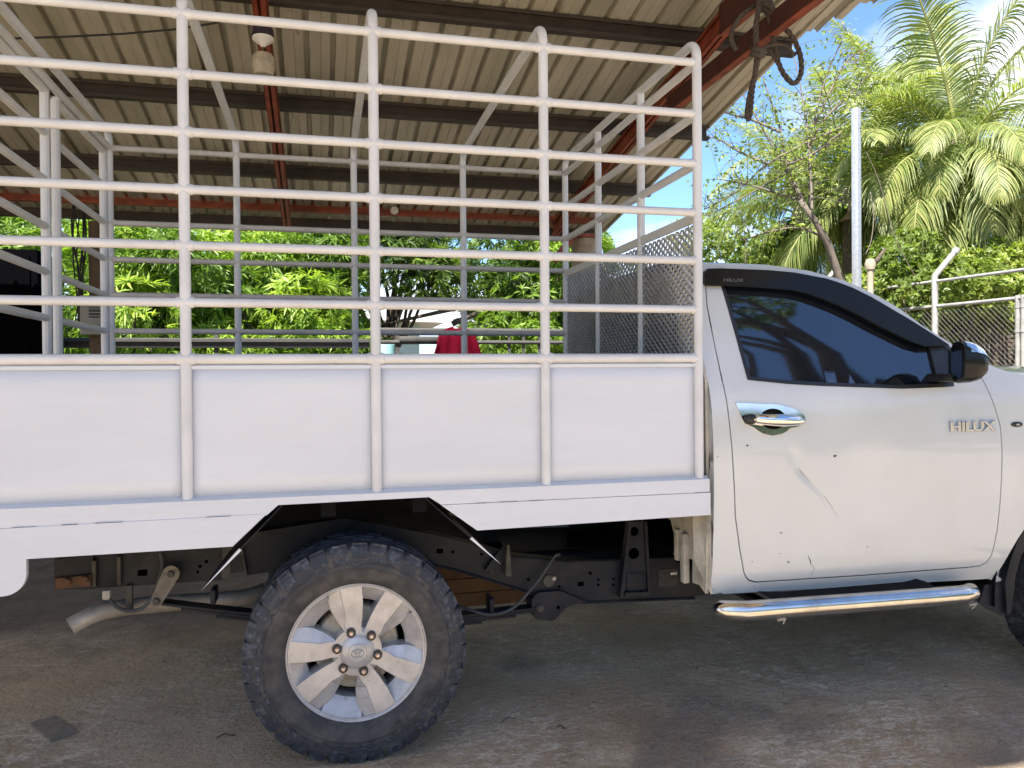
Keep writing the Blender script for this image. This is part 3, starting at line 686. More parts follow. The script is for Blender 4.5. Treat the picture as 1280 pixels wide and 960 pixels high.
ctr = (sum(p[0] for p in door_o) / len(door_o), sum(p[1] for p in door_o) / len(door_o))
def inset(poly, d):
    out = []; n = len(poly)
    ar = sum(poly[i][0] * poly[(i + 1) % n][1] - poly[(i + 1) % n][0] * poly[i][1] for i in range(n))
    s = 1 if ar > 0 else -1
    for i in range(n):
        a = Vector(poly[i - 1]); b_ = Vector(poly[i]); c = Vector(poly[(i + 1) % n])
        n1 = Vector((-(b_ - a).y, (b_ - a).x)).normalized() * s; n2 = Vector((-(c - b_).y, (c - b_).x)).normalized() * s
        m = (n1 + n2).normalized(); out.append(tuple(b_ + m * d / max(0.5, m.dot(n1))))
    return out
glass_px = [(901, 354), (935, 474), (984, 479), (1027, 481.5), (1127, 485), (1176, 483.2), (1191, 482), (1190, 437), (1160, 419), (1113, 391), (1067, 366), (1033, 355), (993, 348), (940, 344), (902, 344)]
glass_o = [on(*p) for p in glass_px]
# side shell
XC = 1.866; FWX, FWZ, AR = 3.655, 0.385, 0.445
top_px = [(884, 329.5), (927, 330.7), (960, 332), (987, 335), (1012, 339), (1033, 344.5), (1053, 350), (1073, 358), (1097, 370), (1120, 383), (1137, 395), (1153, 407), (1170, 417.5), (1188, 429), (1210, 442), (1229, 453), (1241, 458), (1260, 465), (1280, 469)]
top_o = [on(*p) for p in top_px]
top_o[0] = (XC, top_o[0][1])
front = [(3.6, top_o[-1][1] - 0.01), (4.0, 1.225), (4.4, 1.155), (4.62, 1.08), (4.74, 0.98), (4.76, 0.75), (4.72, 0.52), (4.2, 0.46)]
arch = [(FWX + AR * cos(a), FWZ + AR * sin(a)) for a in np.linspace(0.18, pi - 0.20, 22)]
bot = [on(1255, 726), on(1246, 727), on(1235, 723.5), on(1200, 725.5), on(1100, 731), on(1000, 737), on(940, 740.5), on(905, 742.5), on(894, 739)]
shell = [(XC, bot[-1][1] + 0.02)] + top_o[:] + front + arch + bot
shell = shell[::-1]
hole = inset(door_o, -0.0028)
cab = skin('cab_body', shell, [hole], M_['paint'], truck, 0.0, 0.05, 0.03)
backing = skin('door_frame', inset(door_o, -0.015), [inset(glass_o, 0.02)], M_['under'], truck, 0.035, 0.08, 0.0)
cupc = on(965, 523.5)
cup = [(cupc[0] + 0.056 * cos(a), cupc[1] + 0.040 * sin(a)) for a in np.linspace(0, 2 * pi, 25)[:-1]]
door = skin('door', inset(door_o, 0.0022), [glass_o, [(cupc[0] + (x - cupc[0]) * 1.04, cupc[1] + (z - cupc[1]) * 1.04) for x, z in cup]], M_['paint'], truck, 0.0, 0.022, 0.025, crease, 0.02)
skin('window_glass', inset(glass_o, -0.008), [], M_['glass'], door, 0.016, 0.06, 0.0)
# rubber weather strip round the glass
skin('weather_strip', inset(glass_o, -0.003), [inset(glass_o, 0.012)], M_['black'], door, -0.003, 0.05, 0.012)
# black sail panel and quarter divider
skin('sail_panel', [on(*p) for p in [(1161.5, 428), (1175, 483), (1192, 482.5), (1190, 436)]][::-1], [], M_['black'], door, 0.003, 0.05, 0.012)
# rain guard
gu = [(880.5, 343), (882, 338.5), (886.7, 335.6), (926.7, 336.3), (960, 337.5), (993, 340.5), (1033, 348), (1050, 353.5), (1067, 360), (1090, 371.5), (1113, 385), (1137, 399), (1160, 413.5), (1186, 430.5), (1187, 432), (1160, 433), (1143, 428.5), (1128, 421.5), (1113, 414), (1093, 404), (1073, 393), (1050, 382), (1033, 375), (1012, 367.5), (993, 363), (960, 360), (930, 358.3), (884, 356.8), (881.5, 354)]
def SG(z): return S(z)
skin('rain_guard', [on(p[0], p[1], -0.022) for p in gu][::-1], [], M_['guard'], door, -0.022, 0.03, 0.022, None, 0.02)
# small grey lettering-like mark on the guard
v, f = txt('HILUX', 0.020, 0.0005, 0.15, 0.0, 1.55)
gx, gzz = on(916, 349, -0.024); ll = math.atan2(0.42, 1)
def place_text(v, p, rx=0.0, rz=0.0):
    R_ = Matrix.Rotation(rz, 3, 'Z') @ Matrix.Rotation(rx, 3, 'X') @ Matrix.Rotation(radians(90), 3, 'X'); return [R_ @ q + Vector(p) for q in v]
MB().add(place_text(v, (gx, S(gzz - 0.008) - 0.0235, gzz - 0.010), -ll), f).build('lettering', mat('guard_print', (0.16, 0.16, 0.17), 0.4), door, False, off=TO)
# badge
v, f = txt('HILUX', 0.050, 0.004, 0.0, 0.0022, 1.30)
bx, bz = on(1214, 538); bl_, bzl = on(1186, 538); br_, bzr = on(1243, 538)
wv = max(q.x for q in v) - min(q.x for q in v); hv = max(q.y for q in v)
hh = on(1214, 526)[1] - bz
v = [Vector((q.x * (br_ - bl_) / wv, q.y * hh / hv, q.z)) for q in v]
MB().add(place_text(v, (bx, S(bz) - 0.004, bz)), f).build('badge', M_['badge'], door, False, off=TO)
# handle
hp = [(918.6, 503.5), (930, 503.6), (948, 504.6), (967.8, 505), (978, 506.8), (987.5, 509.5), (998, 514), (1003, 518), (1005.5, 522), (1004.5, 528), (999, 532), (994, 533.6), (986.4, 535), (982, 539), (976.6, 542), (964.5, 544.5), (952.5, 541.8), (947, 538.5), (942, 534.5), (930, 529), (926, 522)]
plate = [on(*p) for p in hp][::-1]
cupc = on(965, 523.5)
cup = [(cupc[0] + 0.056 * cos(a), cupc[1] + 0.040 * sin(a)) for a in np.linspace(0, 2 * pi, 25)[:-1]]
hd = skin('door_handle', plate, [cup], M_['chrome'], door, -0.007, 0.02, 0.009, None, 0.008)
b = MB(); n = 24
for k in range(5): pass
v = []; f = []
for j, (s_, dpt) in enumerate(((1.0, -0.006), (0.92, 0.004), (0.75, 0.014), (0.4, 0.02), (0.01, 0.022))):
    for a in range(n): v.append((cupc[0] + 0.056 * s_ * cos(2 * pi * a / n), S(cupc[1]) + dpt, cupc[1] + 0.040 * s_ * sin(2 * pi * a / n)))
for j in range(4):
    for a in range(n): f.append((j * n + a, j * n + (a + 1) % n, (j + 1) * n + (a + 1) % n, (j + 1) * n + a))
MB().add(v, f).build('finger_cup', M_['wire'], door, True, off=TO)
a0 = on(940, 523.5); a1 = on(1003, 526)
pts = []; rad = []
for t in np.linspace(0, 1, 16):
    x = a0[0] + (a1[0] - a0[0]) * t; z = a0[1] + (a1[1] - a0[1]) * t
    pts.append((x, S(z) - 0.014 - 0.018 * sin(pi * (0.12 + 0.80 * t)), z)); rad.append(0.0235 * (0.55 + 0.45 * sin(pi * min(1, max(0, 0.15 + t * 0.78)))) if t < 0.93 else 0.008)
b = MB().tube(pts, rad, 14); b.build('handle_grip', M_['chrome'], door, True, off=TO)
bm = bmesh.new(); bmesh.ops.create_uvsphere(bm, u_segments=18, v_segments=10, radius=1); kc = on(935.5, 523.5)
kv = [Vector((kc[0] + q.co.x * 0.030, S(kc[1]) - 0.020 + q.co.y * 0.016, kc[1] + q.co.z * 0.0205)) for q in bm.verts]; bm.verts.index_update(); kf = [tuple(q.index for q in p.verts) for p in bm.faces]; bm.free()
MB().add(kv, kf).build('lock_cover', M_['black'], door, True, off=TO)
MB().lathe([(0, 0), (0.0045, 0), (0.0045, 0.004), (0, 0.004)], (kc[0] + 0.006, S(kc[1]) - 0.0385, kc[1] - 0.001), 'Y', 12).build('keyhole', M_['chrome'], door, off=TO)
# chips and scrapes
rs = random.Random(5)
def chip(px, py, r, e=1.0):
    c = on(px, py); n_ = 8; v = [(c[0], S(c[1]) - 0.0012, c[1])]; n_ = 9
    for k in range(n_): a = 2 * pi * k / n_; q = r * rs.uniform(0.6, 1.2); v.append((c[0] + q * e * cos(a), S(c[1] + q * sin(a)) - 0.0012, c[1] + q * sin(a)))
    return MB().add(v, [(0, 1 + (k + 1) % n_, 1 + k) for k in range(n_)])
for (px, py, r, e) in ((934, 557, 0.004, 1.2), (1043.5, 570, 0.0055, 1.5), (975, 692, 0.0025, 1), (985.5, 702.5, 0.0035, 1), (1084, 683.5, 0.003, 1), (940, 702, 0.0025, 1.4), (897, 571, 0.003, 0.8), (976, 666, 0.003, 1.6)):
    chip(px, py, r, e).build('paint_chip', M_['chip'], door, False, off=TO)
def stroke(pts, w_, m_, name='scrape', up=0.0014):
    P = [on(*p) for p in pts]; v = []; f = []
    for i, (x, z) in enumerate(P):
        a = Vector(P[max(0, i - 1)]); c = Vector(P[min(len(P) - 1, i + 1)]); d = (c - a).normalized(); nn = Vector((-d.y, d.x)) * w_ * (0.25 if i in (0, len(P) - 1) else rs.uniform(0.7, 1.2))
        for s in (1, -1): v.append((x + nn.x * s, S(z + nn.y * s) + crease(x, z) - up, z + nn.y * s))
    for i in range(len(P) - 1): f.append((2 * i, 2 * i + 1, 2 * i + 3, 2 * i + 2))
    return MB().add(v, f).build(name, m_, door, False, off=TO)
stroke([(1010, 694), (1013, 701), (1014, 707)], 0.0018, M_['chip']); stroke([(1018, 711), (1013, 719)], 0.0022, M_['chip']); stroke([(1014, 704), (1018, 711)], 0.0022, M_['chip'])
gs = mat('grey_scuff', (0.42, 0.39, 0.35), 0.7)
stroke([(999, 586), (1006, 594), (1014, 602)], 0.0022, gs); stroke([(1024, 609), (1031, 620), (1039, 631), (1047, 645)], 0.0018, gs); stroke([(1004, 590), (1018, 603), (1026, 609)], 0.0016, gs)
# side marker on the fender
mc = on(1270.5, 530.5)
v = [(mc[0], S(mc[1]) - 0.007, mc[1])] + [(mc[0] + 0.030 * cos(a), S(mc[1]) - 0.003, mc[1] + 0.0115 * sin(a)) for a in np.linspace(0, 2 * pi, 21)[:-1]]
MB().add(v, [(0, 1 + (k + 1) % 20, 1 + k) for k in range(20)]).build('side_marker', M_['black'], truck, True, off=TO)
MB().box((mc[0], S(mc[1]) - 0.0075, mc[1]), (0.016, 0.003, 0.007), bev=0.001).build('side_marker_logo', M_['galv'], truck, off=TO)
# far side of the cab, roof, windscreen, bonnet
skin('far_side', shell, [glass_o], M_['paint'], truck, 0.0, 0.12, 0.03, mirror=True)
skin('far_window', inset(glass_o, -0.01), [], M_['glass'], truck, 0.012, 0.12, 0.0, mirror=True)
edge = [p for p in top_o] + front[:5]
edge = [tuple(p) for p in edge]
NC = 12
def loft(ed, crown, lift=0.0, in0=0.0):
    v = []; f = []
    for (x, z), cw in zip(ed, crown):
        ys = S(z) + in0
        for k in range(NC + 1):
            t = k / NC; tt = 0.5 - 0.5 * cos(pi * t)
            y = ys + (2 * 0.82 - 2 * ys) * tt
            v.append((x, y, z + cw * (1 - (2 * tt - 1) ** 4) ** 0.7 + lift))
    m = NC + 1
    for i in range(len(ed) - 1):
        for k in range(NC): f.append((i * m + k, i * m + k + 1, (i + 1) * m + k + 1, (i + 1) * m + k))
    return v, f
crown = [0.030 if x < 2.6 else (0.02 if x < 3.2 else 0.06) for x, z in edge]
v, f = loft(edge, crown)
mesh_obj('roof', v, f, M_['paint'], truck, True, TO)
iw = [i for i, (x, z) in enumerate(edge) if 2.62 < x < 3.14]
we = [edge[i] for i in iw]; v, f = loft(we, [0.03] * len(we), 0.006, 0.09)
mesh_obj('windscreen', v, f, M_['glass'], truck, True, TO)
# rear wall of the cab with its window
rw = [at(px, py, X=XC) for px, py in ((891, 745), (877.5, 731), (869, 728), (869, 699), (859.5, 697), (844, 691.7), (859, 688), (857, 680), (848, 672), (844.7, 664), (841.6, 650))]
poly = [(S(1.74), 1.752), (0.03, 1.32), (0.02, 0.9), (0.03, 0.55)] + [(max(p.y, 0.035), p.z) for p in rw] + [(1.60, 0.80), (1.61, 1.32), (1.64 - S(1.74), 1.752), (1.2, 1.785), (0.45, 1.785)]
hw = [(0.27, 1.635), (1.37, 1.635), (1.42, 1.17), (0.22, 1.17)]
co = dens(poly, 0.06); ho = dens(hw, 0.06)
cc = [Vector(p) for p in co + ho]; ee = [(i, (i + 1) % len(co)) for i in range(len(co))] + [(len(co) + i, len(co) + (i + 1) % len(ho)) for i in range(len(ho))]
V, _, T, _, _, _ = geometry.delaunay_2d_cdt(cc, ee, [], 0, 1e-6)
fs = [tuple(t) for t in T if pip((V[t[0]] + V[t[1]] + V[t[2]]) / 3, co) and not pip((V[t[0]] + V[t[1]] + V[t[2]]) / 3, ho)]
o = mesh_obj('cab_rear', [(XC, q.x, q.y) for q in V], fs, M_['paint_in'], truck, False, TO); md = o.modifiers.new('t', 'SOLIDIFY'); md.thickness = 0.012
MB().box((XC + 0.01, 0.82, 1.40), (0.006, 1.24, 0.50)).build('rear_window', M_['glass'], truck, off=TO)
# folded lower corner behind the sill
c1 = at(891, 745, X=XC); c2 = at(877, 700, X=XC); c3 = at(882, 640, X=XC)
b = MB().add([(XC + 0.002, 0.012, 0.50), (XC + 0.045, 0.03, 0.495), (XC + 0.03, 0.10, 0.60), (XC - 0.03, 0.09, 0.62), (XC - 0.03, 0.10, 0.98), (XC, 0.012, 0.98)], [(0, 3, 4, 5), (0, 1, 2, 3)])
o = b.build('corner_flange', M_['paint_in'], truck, False, off=TO); md = o.modifiers.new('t', 'SOLIDIFY'); md.thickness = 0.004
b = MB()
b.box((XC - 0.022, 0.19, 0.60), (0.028, 0.035, 0.20), bev=0.006); b.box((XC - 0.02, 0.26, 0.64), (0.022, 0.03, 0.13), bev=0.006)
b.build('cab_bracket', M_['paint_in'], truck, off=TO)
# floor of the cab (dark underside)
MB().box((2.7, 0.82, 0.56), (1.6, 1.50, 0.05)).build('cab_floor', M_['under'], truck, off=TO)
MB().box((4.2, 0.82, 0.75), (0.9, 1.35, 0.5)).build('engine_bay', M_['under'], truck, off=TO)
MB().box((2.56, 0.13, 0.520), (1.30, 0.10, 0.035)).build('sill_flange', M_['under'], truck, off=TO)
# ---- mirror
def mpx(px, py, Y): return at(px, py, Y=Y)
yo, yi = -0.235, -0.035
def ring(x, zc, hz, yc, hy, n=20, e=3.0, slant=0.0):
    out = []
    for k in range(n):
        a = 2 * pi * k / n; ca, sa = cos(a), sin(a); yy = hy * math.copysign(abs(ca) ** (2 / e), ca)
        out.append((x + slant * yy, yc + yy, zc + hz * math.copysign(abs(sa) ** (2 / e), sa)))
    return out
zt = at(1198, 426, Y=-0.15).z; zb = at(1198, 479, Y=-0.15).z; zc = (zt + zb) / 2; hz = (zt - zb) / 2
YM = -0.125; xr = at(1196, 450, Y=YM).x; SL = 0.42
rings = [ring(xr, zc, hz * 0.93, YM, 0.062, slant=SL), ring(xr + 0.004, zc, hz, YM, 0.068, slant=SL), ring(xr + 0.038, zc - 0.002, hz * 0.97, YM, 0.080, slant=SL * .6), ring(xr + 0.066, zc - 0.006, hz * 0.84, YM, 0.080, slant=SL * .3), ring(xr + 0.086, zc - 0.010, hz * 0.60, YM, 0.066), ring(xr + 0.097, zc - 0.012, hz * 0.28, YM, 0.036)]
v = [p for r_ in rings for p in r_]; f = []
for j in range(len(rings) - 1):
    for k in range(20): f.append((j * 20 + k, j * 20 + (k + 1) % 20, (j + 1) * 20 + (k + 1) % 20, (j + 1) * 20 + k))
f.append(tuple(range(20))[::-1]); f.append(tuple(100 + k for k in range(20)))
mir = MB().add(v, f).build('wing_mirror', M_['guard'], truck, off=TO)
# chrome cap over the upper front
v = []; f = []; sel = [k for k in range(20) if rings[0][k][2] > zc + hz * 0.30]
for j, sc_ in ((1, 1.02), (2, 1.03), (3, 1.035), (4, 1.04), (5, 1.1)):
    for k in sel:
        p = rings[j][k]; v.append((p[0] + (0.014 if j == 1 else 0.002), YM + (p[1] - YM) * sc_, zc + (p[2] - zc) * sc_ + 0.001))
m = len(sel)
for j in range(4):
    for k in range(m - 1): f.append((j * m + k, j * m + k + 1, (j + 1) * m + k + 1, (j + 1) * m + k))
MB().add(v, f).build('mirror_cap', M_['chrome'], mir, True, off=TO)
gl = ring(xr - 0.002, zc, hz * 0.80, YM, 0.050, slant=SL); MB().add(gl, [tuple(range(20))[::-1]]).build('mirror_glass', M_['glass'], mir, False, off=TO)
MB().box((xr + 0.06, 0.0, zc - hz * 0.75), (0.09, 0.16, 0.035), bev=0.01).build('mirror_arm', M_['black'], mir, off=TO)
# ---- side step
YS = -0.075
sa = at(906, 765.5, Y=YS); sb = at(1222, 742, Y=YS); RT = 0.037
lin = lambda t: Vector((sa.x + (sb.x - sa.x) * t, YS, sa.z + 0.0 + (sb.z - sa.z) * t))
xa, xb = sa.x + RT, sb.x - RT
ctl = [(-0.000, 0.60), (0.0025, 0.80), (0.009, 0.95), (0.02, 1.0), (0.08, 1.0), (0.2, 1.0), (0.5, 1.0), (0.8, 1.0), (0.92, 1.0), (0.965, 1.0), (0.985, 0.95), (0.996, 0.75), (1.0, 0.38)]
pts = []; rads = []
xs0, xs1 = sa.x - 0.006, sb.x + 0.012
for u, k in ctl:
    e = min(u, 1 - u); inn = 0.055 * max(0, 1 - e / 0.05) ** 1.6
    pts.append(Vector((xs0 + (xs1 - xs0) * u, YS + inn, sa.z + (sb.z - sa.z) * u))); rads.append(RT * k)
st = MB().tube(pts, rads, 24).build('side_step', M_['steel'], truck, True, off=TO)
xp0 = at(966, 745, Y=YS).x; xp1 = at(1169, 736, Y=YS).x; zl = lin(0.5).z
zpt = zl + RT
b = MB()
prof_ = [(0.03, zpt - 0.004), (-0.045, zpt + 0.001), (-0.085, zpt - 0.007), (-0.100, zpt - 0.020), (-0.094, zpt - 0.026), (-0.08, zpt - 0.016), (-0.04, zpt - 0.008), (0.03, zpt - 0.012)]
v = []; f = []; n = len(prof_)
stn = [(xp0, 0.25), (xp0 + 0.05, 0.6), (xp0 + 0.11, 1.0), (xp1 - 0.06, 1.0), (xp1 - 0.02, 0.65), (xp1, 0.3)]
for x, k in stn:
    for (y, z) in prof_: v.append((x, 0.03 + (y - 0.03) * (0.55 + 0.45 * k), (zpt + 0.01) + (z - zpt - 0.01) * k))
for i in range(len(stn) - 1):
    for k in range(n): f.append((i * n + k, i * n + (k + 1) % n, (i + 1) * n + (k + 1) % n, (i + 1) * n + k))
f += [tuple(range(n))[::-1], tuple((len(stn) - 1) * n + k for k in range(n))]
MB().add(v, f).build('step_pad', M_['pad'], st, off=TO)
for x in (2.12, 2.96):
    MB().box((x, 0.12, 0.43), (0.05, 0.3, 0.02)).build('step_bracket', M_['black'], st, off=TO)
for x, s in ((at(965, 778, Y=-0.02).x, 1), (at(1200, 757, Y=-0.02).x, -1)):
    zt2 = lin(0.2 if s > 0 else 0.95).z - RT; b = MB().tube([(x, YS - 0.01, zt2 + 0.004), (x + 0.01, YS - 0.012, zt2 - 0.008), (x + 0.006 * s, YS - 0.01, zt2 - 0.020)], 0.003, 6); b.tube([(x - 0.02, YS - 0.012, zt2 - 0.003), (x + 0.015, YS - 0.012, zt2 - 0.001)], 0.005, 6)
    b.build('loose_tie', M_['exh'], st, off=TO)
# ---- wheels
WC = (0.537, 0.162, 0.383)
def wheel(cx, cz, cyw, side):
    """side 1: outer face towards -Y"""
    root = None
    def tp(p): return p
    # rim
    d2 = 0.112
    b = MB()
    deg = pi / 180
    rows = [0.085, 0.100, 0.130, 0.172, 0.229]
    wA = [14, 13, 12.5, 13.5, 18]; fA = [17, 19.5, 27, 28.5, 30]; wB = [5.0, 5.5, 6.5, 8, 10.5]
    dF = [0.016, 0.016, 0.013, 0.010, 0.006]; dA = [0.020, 0.026, 0.031, 0.029, 0.022]
    def P(r, a, d): return (r * cos(a * deg), -d2 + d, r * sin(a * deg))
    for th in (15, 135, 255):
        for mir_ in (1, -1):
            A = lambda x: th + mir_ * x
            for i in range(4):
                j = i + 1
                quads = [[(rows[i], wA[i], dA[i]), (rows[j], wA[j], dA[j]), (rows[j], fA[j], dF[j] + 0.004), (rows[i], fA[i], dF[i] + 0.002)],
                         [(rows[i], fA[i], dF[i] + 0.002), (rows[j], fA[j], dF[j] + 0.004), (rows[j], fA[j] + 0.8, dF[j]), (rows[i], fA[i] + 1.0, dF[i])],
                         [(rows[i], fA[i] + 1.0, dF[i]), (rows[j], fA[j] + 0.8, dF[j]), (rows[j], (fA[j] + 60 - wB[j]) / 2, dF[j]), (rows[i], (fA[i] + 60 - wB[i]) / 2, dF[i])],
                         [(rows[i], (fA[i] + 60 - wB[i]) / 2, dF[i]), (rows[j], (fA[j] + 60 - wB[j]) / 2, dF[j]), (rows[j], 60 - wB[j], dF[j]), (rows[i], 60 - wB[i], dF[i])],
                         [(rows[i], wA[i], dA[i]), (rows[j], wA[j], dA[j]), (rows[j] - (0.035 if j == 4 else 0), wA[j] - 0.5, 0.085), (rows[i], wA[i] - 1, 0.085)],
                         [(rows[i], 60 - wB[i], dF[i]), (rows[j], 60 - wB[j], dF[j]), (rows[j] - (0.03 if j == 4 else 0), 60 - wB[j] + 0.8, 0.085), (rows[i], 60 - wB[i] + 1.2, 0.085)]]
                for q in quads: b.add([P(r, A(x), d) for r, x, d in q], [(0, 1, 2, 3)])
            # outer shelves of both kinds of window
            for (x0, x1, rr0, dd0, rr1, dd1) in ((0, 18, 0.229, 0.008, 0.171, 0.050), (60 - 10.5, 60, 0.229, 0.008, 0.176, 0.050)):
                nn = 4
                for k in range(nn):
                    u0 = x0 + (x1 - x0) * k / nn; u1 = x0 + (x1 - x0) * (k + 1) / nn
                    b.add([P(rr0, A(u0), dd0), P(rr0, A(u1), dd0), P(rr1, A(u1), dd1), P(rr1, A(u0), dd1)], [(0, 1, 2, 3)])
                    b.add([P(rr1, A(u0), dd1), P(rr1, A(u1), dd1), P(rr1 + 0.004, A(u1), 0.19), P(rr1 + 0.004, A(u0), 0.19)], [(0, 1, 2, 3)])
            # pocket step of facet towards the ring
            b.add([P(0.229, A(18), 0.022), P(0.229, A(30), 0.010), P(0.229, A(30), 0.006), P(0.229, A(24), 0.006), P(0.229, A(18), 0.006)], [(0, 1, 2, 3, 4)])
            # inner wall of the windows at the hub
            for (x0, x1) in ((0, 16), (55, 60)):
                b.add([P(0.085, A(x0), 0.016), P(0.085, A(x1), 0.016), P(0.095, A(x1), 0.08), P(0.095, A(x0), 0.08)], [(0, 1, 2, 3)])
    b.lathe([(0.229, -d2 + 0.006), (0.233, -d2 + 0.0065), (0.2355, -d2 + 0.002), (0.240, -d2 - 0.001), (0.2425, -d2 + 0.004), (0.241, -d2 + 0.014), (0.232, -d2 + 0.02)], (0, 0, 0), 'Y', 96)
    b.lathe([(0.0, -d2 + 0.010), (0.05, -d2 + 0.010), (0.062, -d2 + 0.014), (0.085, -d2 + 0.016)], (0, 0, 0), 'Y', 48)
    # weld duplicate points and orient
    rim = b.build('wheel', M_['alloy'], truck, False)
    bm = bmesh.new(); bm.from_mesh(rim.data); bmesh.ops.remove_doubles(bm, verts=bm.verts[:], dist=0.0002); bmesh.ops.recalc_face_normals(bm, faces=bm.faces[:]); bm.to_mesh(rim.data); bm.free()
    rim.data.polygons.foreach_set('use_smooth', [True] * len(rim.data.polygons)); rim.data.set_sharp_from_angle(angle=radians(5.5))
    bv = rim.modifiers.new('edge', 'BEVEL'); bv.width = 0.0012; bv.segments = 2; bv.limit_method = 'ANGLE'; bv.angle_limit = radians(20)
    # cap with the oval emblem
    b = MB().lathe([(0, -d2 - 0.004), (0.030, -d2 - 0.004), (0.034, -d2 - 0.002), (0.050, -d2 + 0.002), (0.058, -d2 + 0.010)], (0, 0, 0), 'Y', 40)
    cap = b.build('centre_cap', M_['alloy'], rim)
    b = MB().lathe([(0.031, -d2 - 0.003), (0.032, -d2 - 0.006), (0.033, -d2 - 0.003)], (0, 0, 0), 'Y', 40)
    for (rx, rz2, oz) in ((0.022, 0.0145, 0), (0.006, 0.0145, 0), (0.0145, 0.0055, 0.006)):
        b.tube([(rx * cos(t), -d2 - 0.0055, oz + rz2 * sin(t)) for t in np.linspace(0, 2 * pi, 29)[:-1]], 0.0016, 6, closed=True)
    b.build('emblem', M_['galv'], rim, True)
    for k in range(6):
        a = radians(45 + 60 * k + 2); cxn, czn = 0.0715 * cos(a), 0.0715 * sin(a)
        MB().lathe([(0.011, -d2 + 0.004), (0.0155, -d2 + 0.004), (0.0165, -d2 + 0.010), (0.0165, -d2 + 0.018)], (cxn, 0, czn), 'Y', 18).build('lug_recess', M_['black'], rim)
        MB().lathe([(0, -d2 - 0.004), (0.006, -d2 - 0.004), (0.0105, -d2 + 0.001), (0.0105, -d2 + 0.012)], (cxn, 0, czn), 'Y', 6).build('lug_nut', M_['nut'], rim, False)
    MB().lathe([(0.0, -0.044), (0.11, -0.046), (0.144, -0.040), (0.150, -0.028), (0.150, 0.04)], (0, 0, 0), 'Y', 40).build('brake_drum', M_['drum'], rim)
    MB().lathe([(0.10, 0.03), (0.23, 0.035), (0.232, 0.10)], (0, 0, 0), 'Y', 40).build('barrel', M_['under'], rim)
    MB().tube([P(0.205, 73, 0.075), P(0.196, 73, 0.045)], 0.004, 8).build('valve', M_['black'], rim)
    # tyre
    pr_ = [(0.228, -0.100), (0.238, -0.108), (0.243, -0.112), (0.252, -0.121), (0.262, -0.127), (0.285, -0.1325), (0.298, -0.1338), (0.300, -0.1352), (0.302, -0.1338), (0.314, -0.1332), (0.316, -0.1348), (0.318, -0.1330), (0.325, -0.1320), (0.345, -0.1300), (0.360, -0.1235), (0.371, -0.1115), (0.3765, -0.085), (0.378, -0.04), (0.3785, 0.0)]
    pr_ = pr_ + [(r, -y) for r, y in reversed(pr_[:-1])]
    tyre = MB().lathe(pr_, (0, 0, 0), 'Y', 120).build('tyre', M_['sidewall'], rim)
    b = MB(); rt = random.Random(11)
    NB = 34
    def blk(a0, a1, y0, y1, r0, r1, sk=0.0, ch=0.6):
        # polar block: top at r1, base at r0
        v = []
        for (r, c) in ((r0, 0), (r1, ch)):
            for (a, y, s) in ((a0, y0, 1), (a1, y0, 1), (a1, y1, -1), (a0, y1, -1)):
                aa = a + (c if a == a0 else -c) + sk * (y - y0) / 0.1; v.append((r * cos(aa * deg), y + (0.004 * c * s), r * sin(aa * deg)))
        b.add(v, [(4, 5, 6, 7), (0, 1, 5, 4), (1, 2, 6, 5), (2, 3, 7, 6), (3, 0, 4, 7)])
    stp = 360 / NB
    for sgn in (-1, 1):
        for k in range(NB):
            a = k * stp; j = rt.uniform(-0.7, 0.7); o_ = (0 if k % 2 else 0.012) + rt.uniform(-0.003, 0.003)
            ya, yb = (-0.118 + o_ * 0.3, -0.066 + o_) if sgn < 0 else (0.066 - o_, 0.118 - o_ * 0.3)
            blk(a + j, a + stp * 0.80 + j, ya, yb, 0.366, 0.3835, 6)
            # buttress wrapping down the sidewall
            ys = sgn
            r_out, r_in = 0.3815, (0.326 if k % 2 else 0.337)
            a0_, a1_ = a + j + 0.2, a + stp * (0.88 if k % 2 else 0.80) + j
            v = []
            for (r, y) in ((r_out, 0.110), (0.372, 0.1200), (0.358, 0.1265), (r_in, 0.1335), (r_in - 0.006, 0.129)):
                for aa in (a0_, a1_): v.append((r * cos(aa * deg), ys * y, r * sin(aa * deg)))
            for (r, y) in ((r_out, 0.100), (0.360, 0.110), (0.345, 0.120), (r_in, 0.125), (r_in - 0.004, 0.125)):
                for aa in (a0_ - 0.5, a1_ + 0.5): v.append((r * cos(aa * deg), ys * y, r * sin(aa * deg)))
            f = []
            for q in range(4): f += [(2 * q, 2 * q + 1, 2 * q + 3, 2 * q + 2), (2 * q, 2 * q + 2, 12 + 2 * q, 10 + 2 * q), (2 * q + 1, 11 + 2 * q, 13 + 2 * q, 2 * q + 3)]
            b.add(v, f)
            # raised scallop beneath each lug, like the mud tyre's broken rib
            aa = [a_ for a_ in np.linspace(a0_ + 0.5, a0_ + stp * 0.8, 6)]
            pts_ = [((0.318 + 0.006 * sin((q - aa[0]) / (aa[-1] - aa[0]) * pi * (2 if k % 3 else 1)) + rt.uniform(-0.001, 0.001)), q) for q in aa]
            b.tube([(r * cos(q * deg), ys * 0.1335, r * sin(q * deg)) for r, q in pts_], 0.0028, 5)
        # centre zig-zag
    for k in range(NB):
        a = k * stp
        blk(a + 2, a + stp * 0.78 + 2, -0.056, -0.014, 0.362, 0.3835, 14); blk(a + 6, a + stp * 0.78 + 6, 0.014, 0.056, 0.362, 0.3835, -14)
        blk(a + 4, a + stp * 0.42 + 4, -0.012, 0.012, 0.362, 0.382, 0)
    b.build('tread_lugs', M_['rubber'], rim, False, kind='stuff')
    # raised lettering round the sidewall
    b = MB()
    word = 'GATOR'
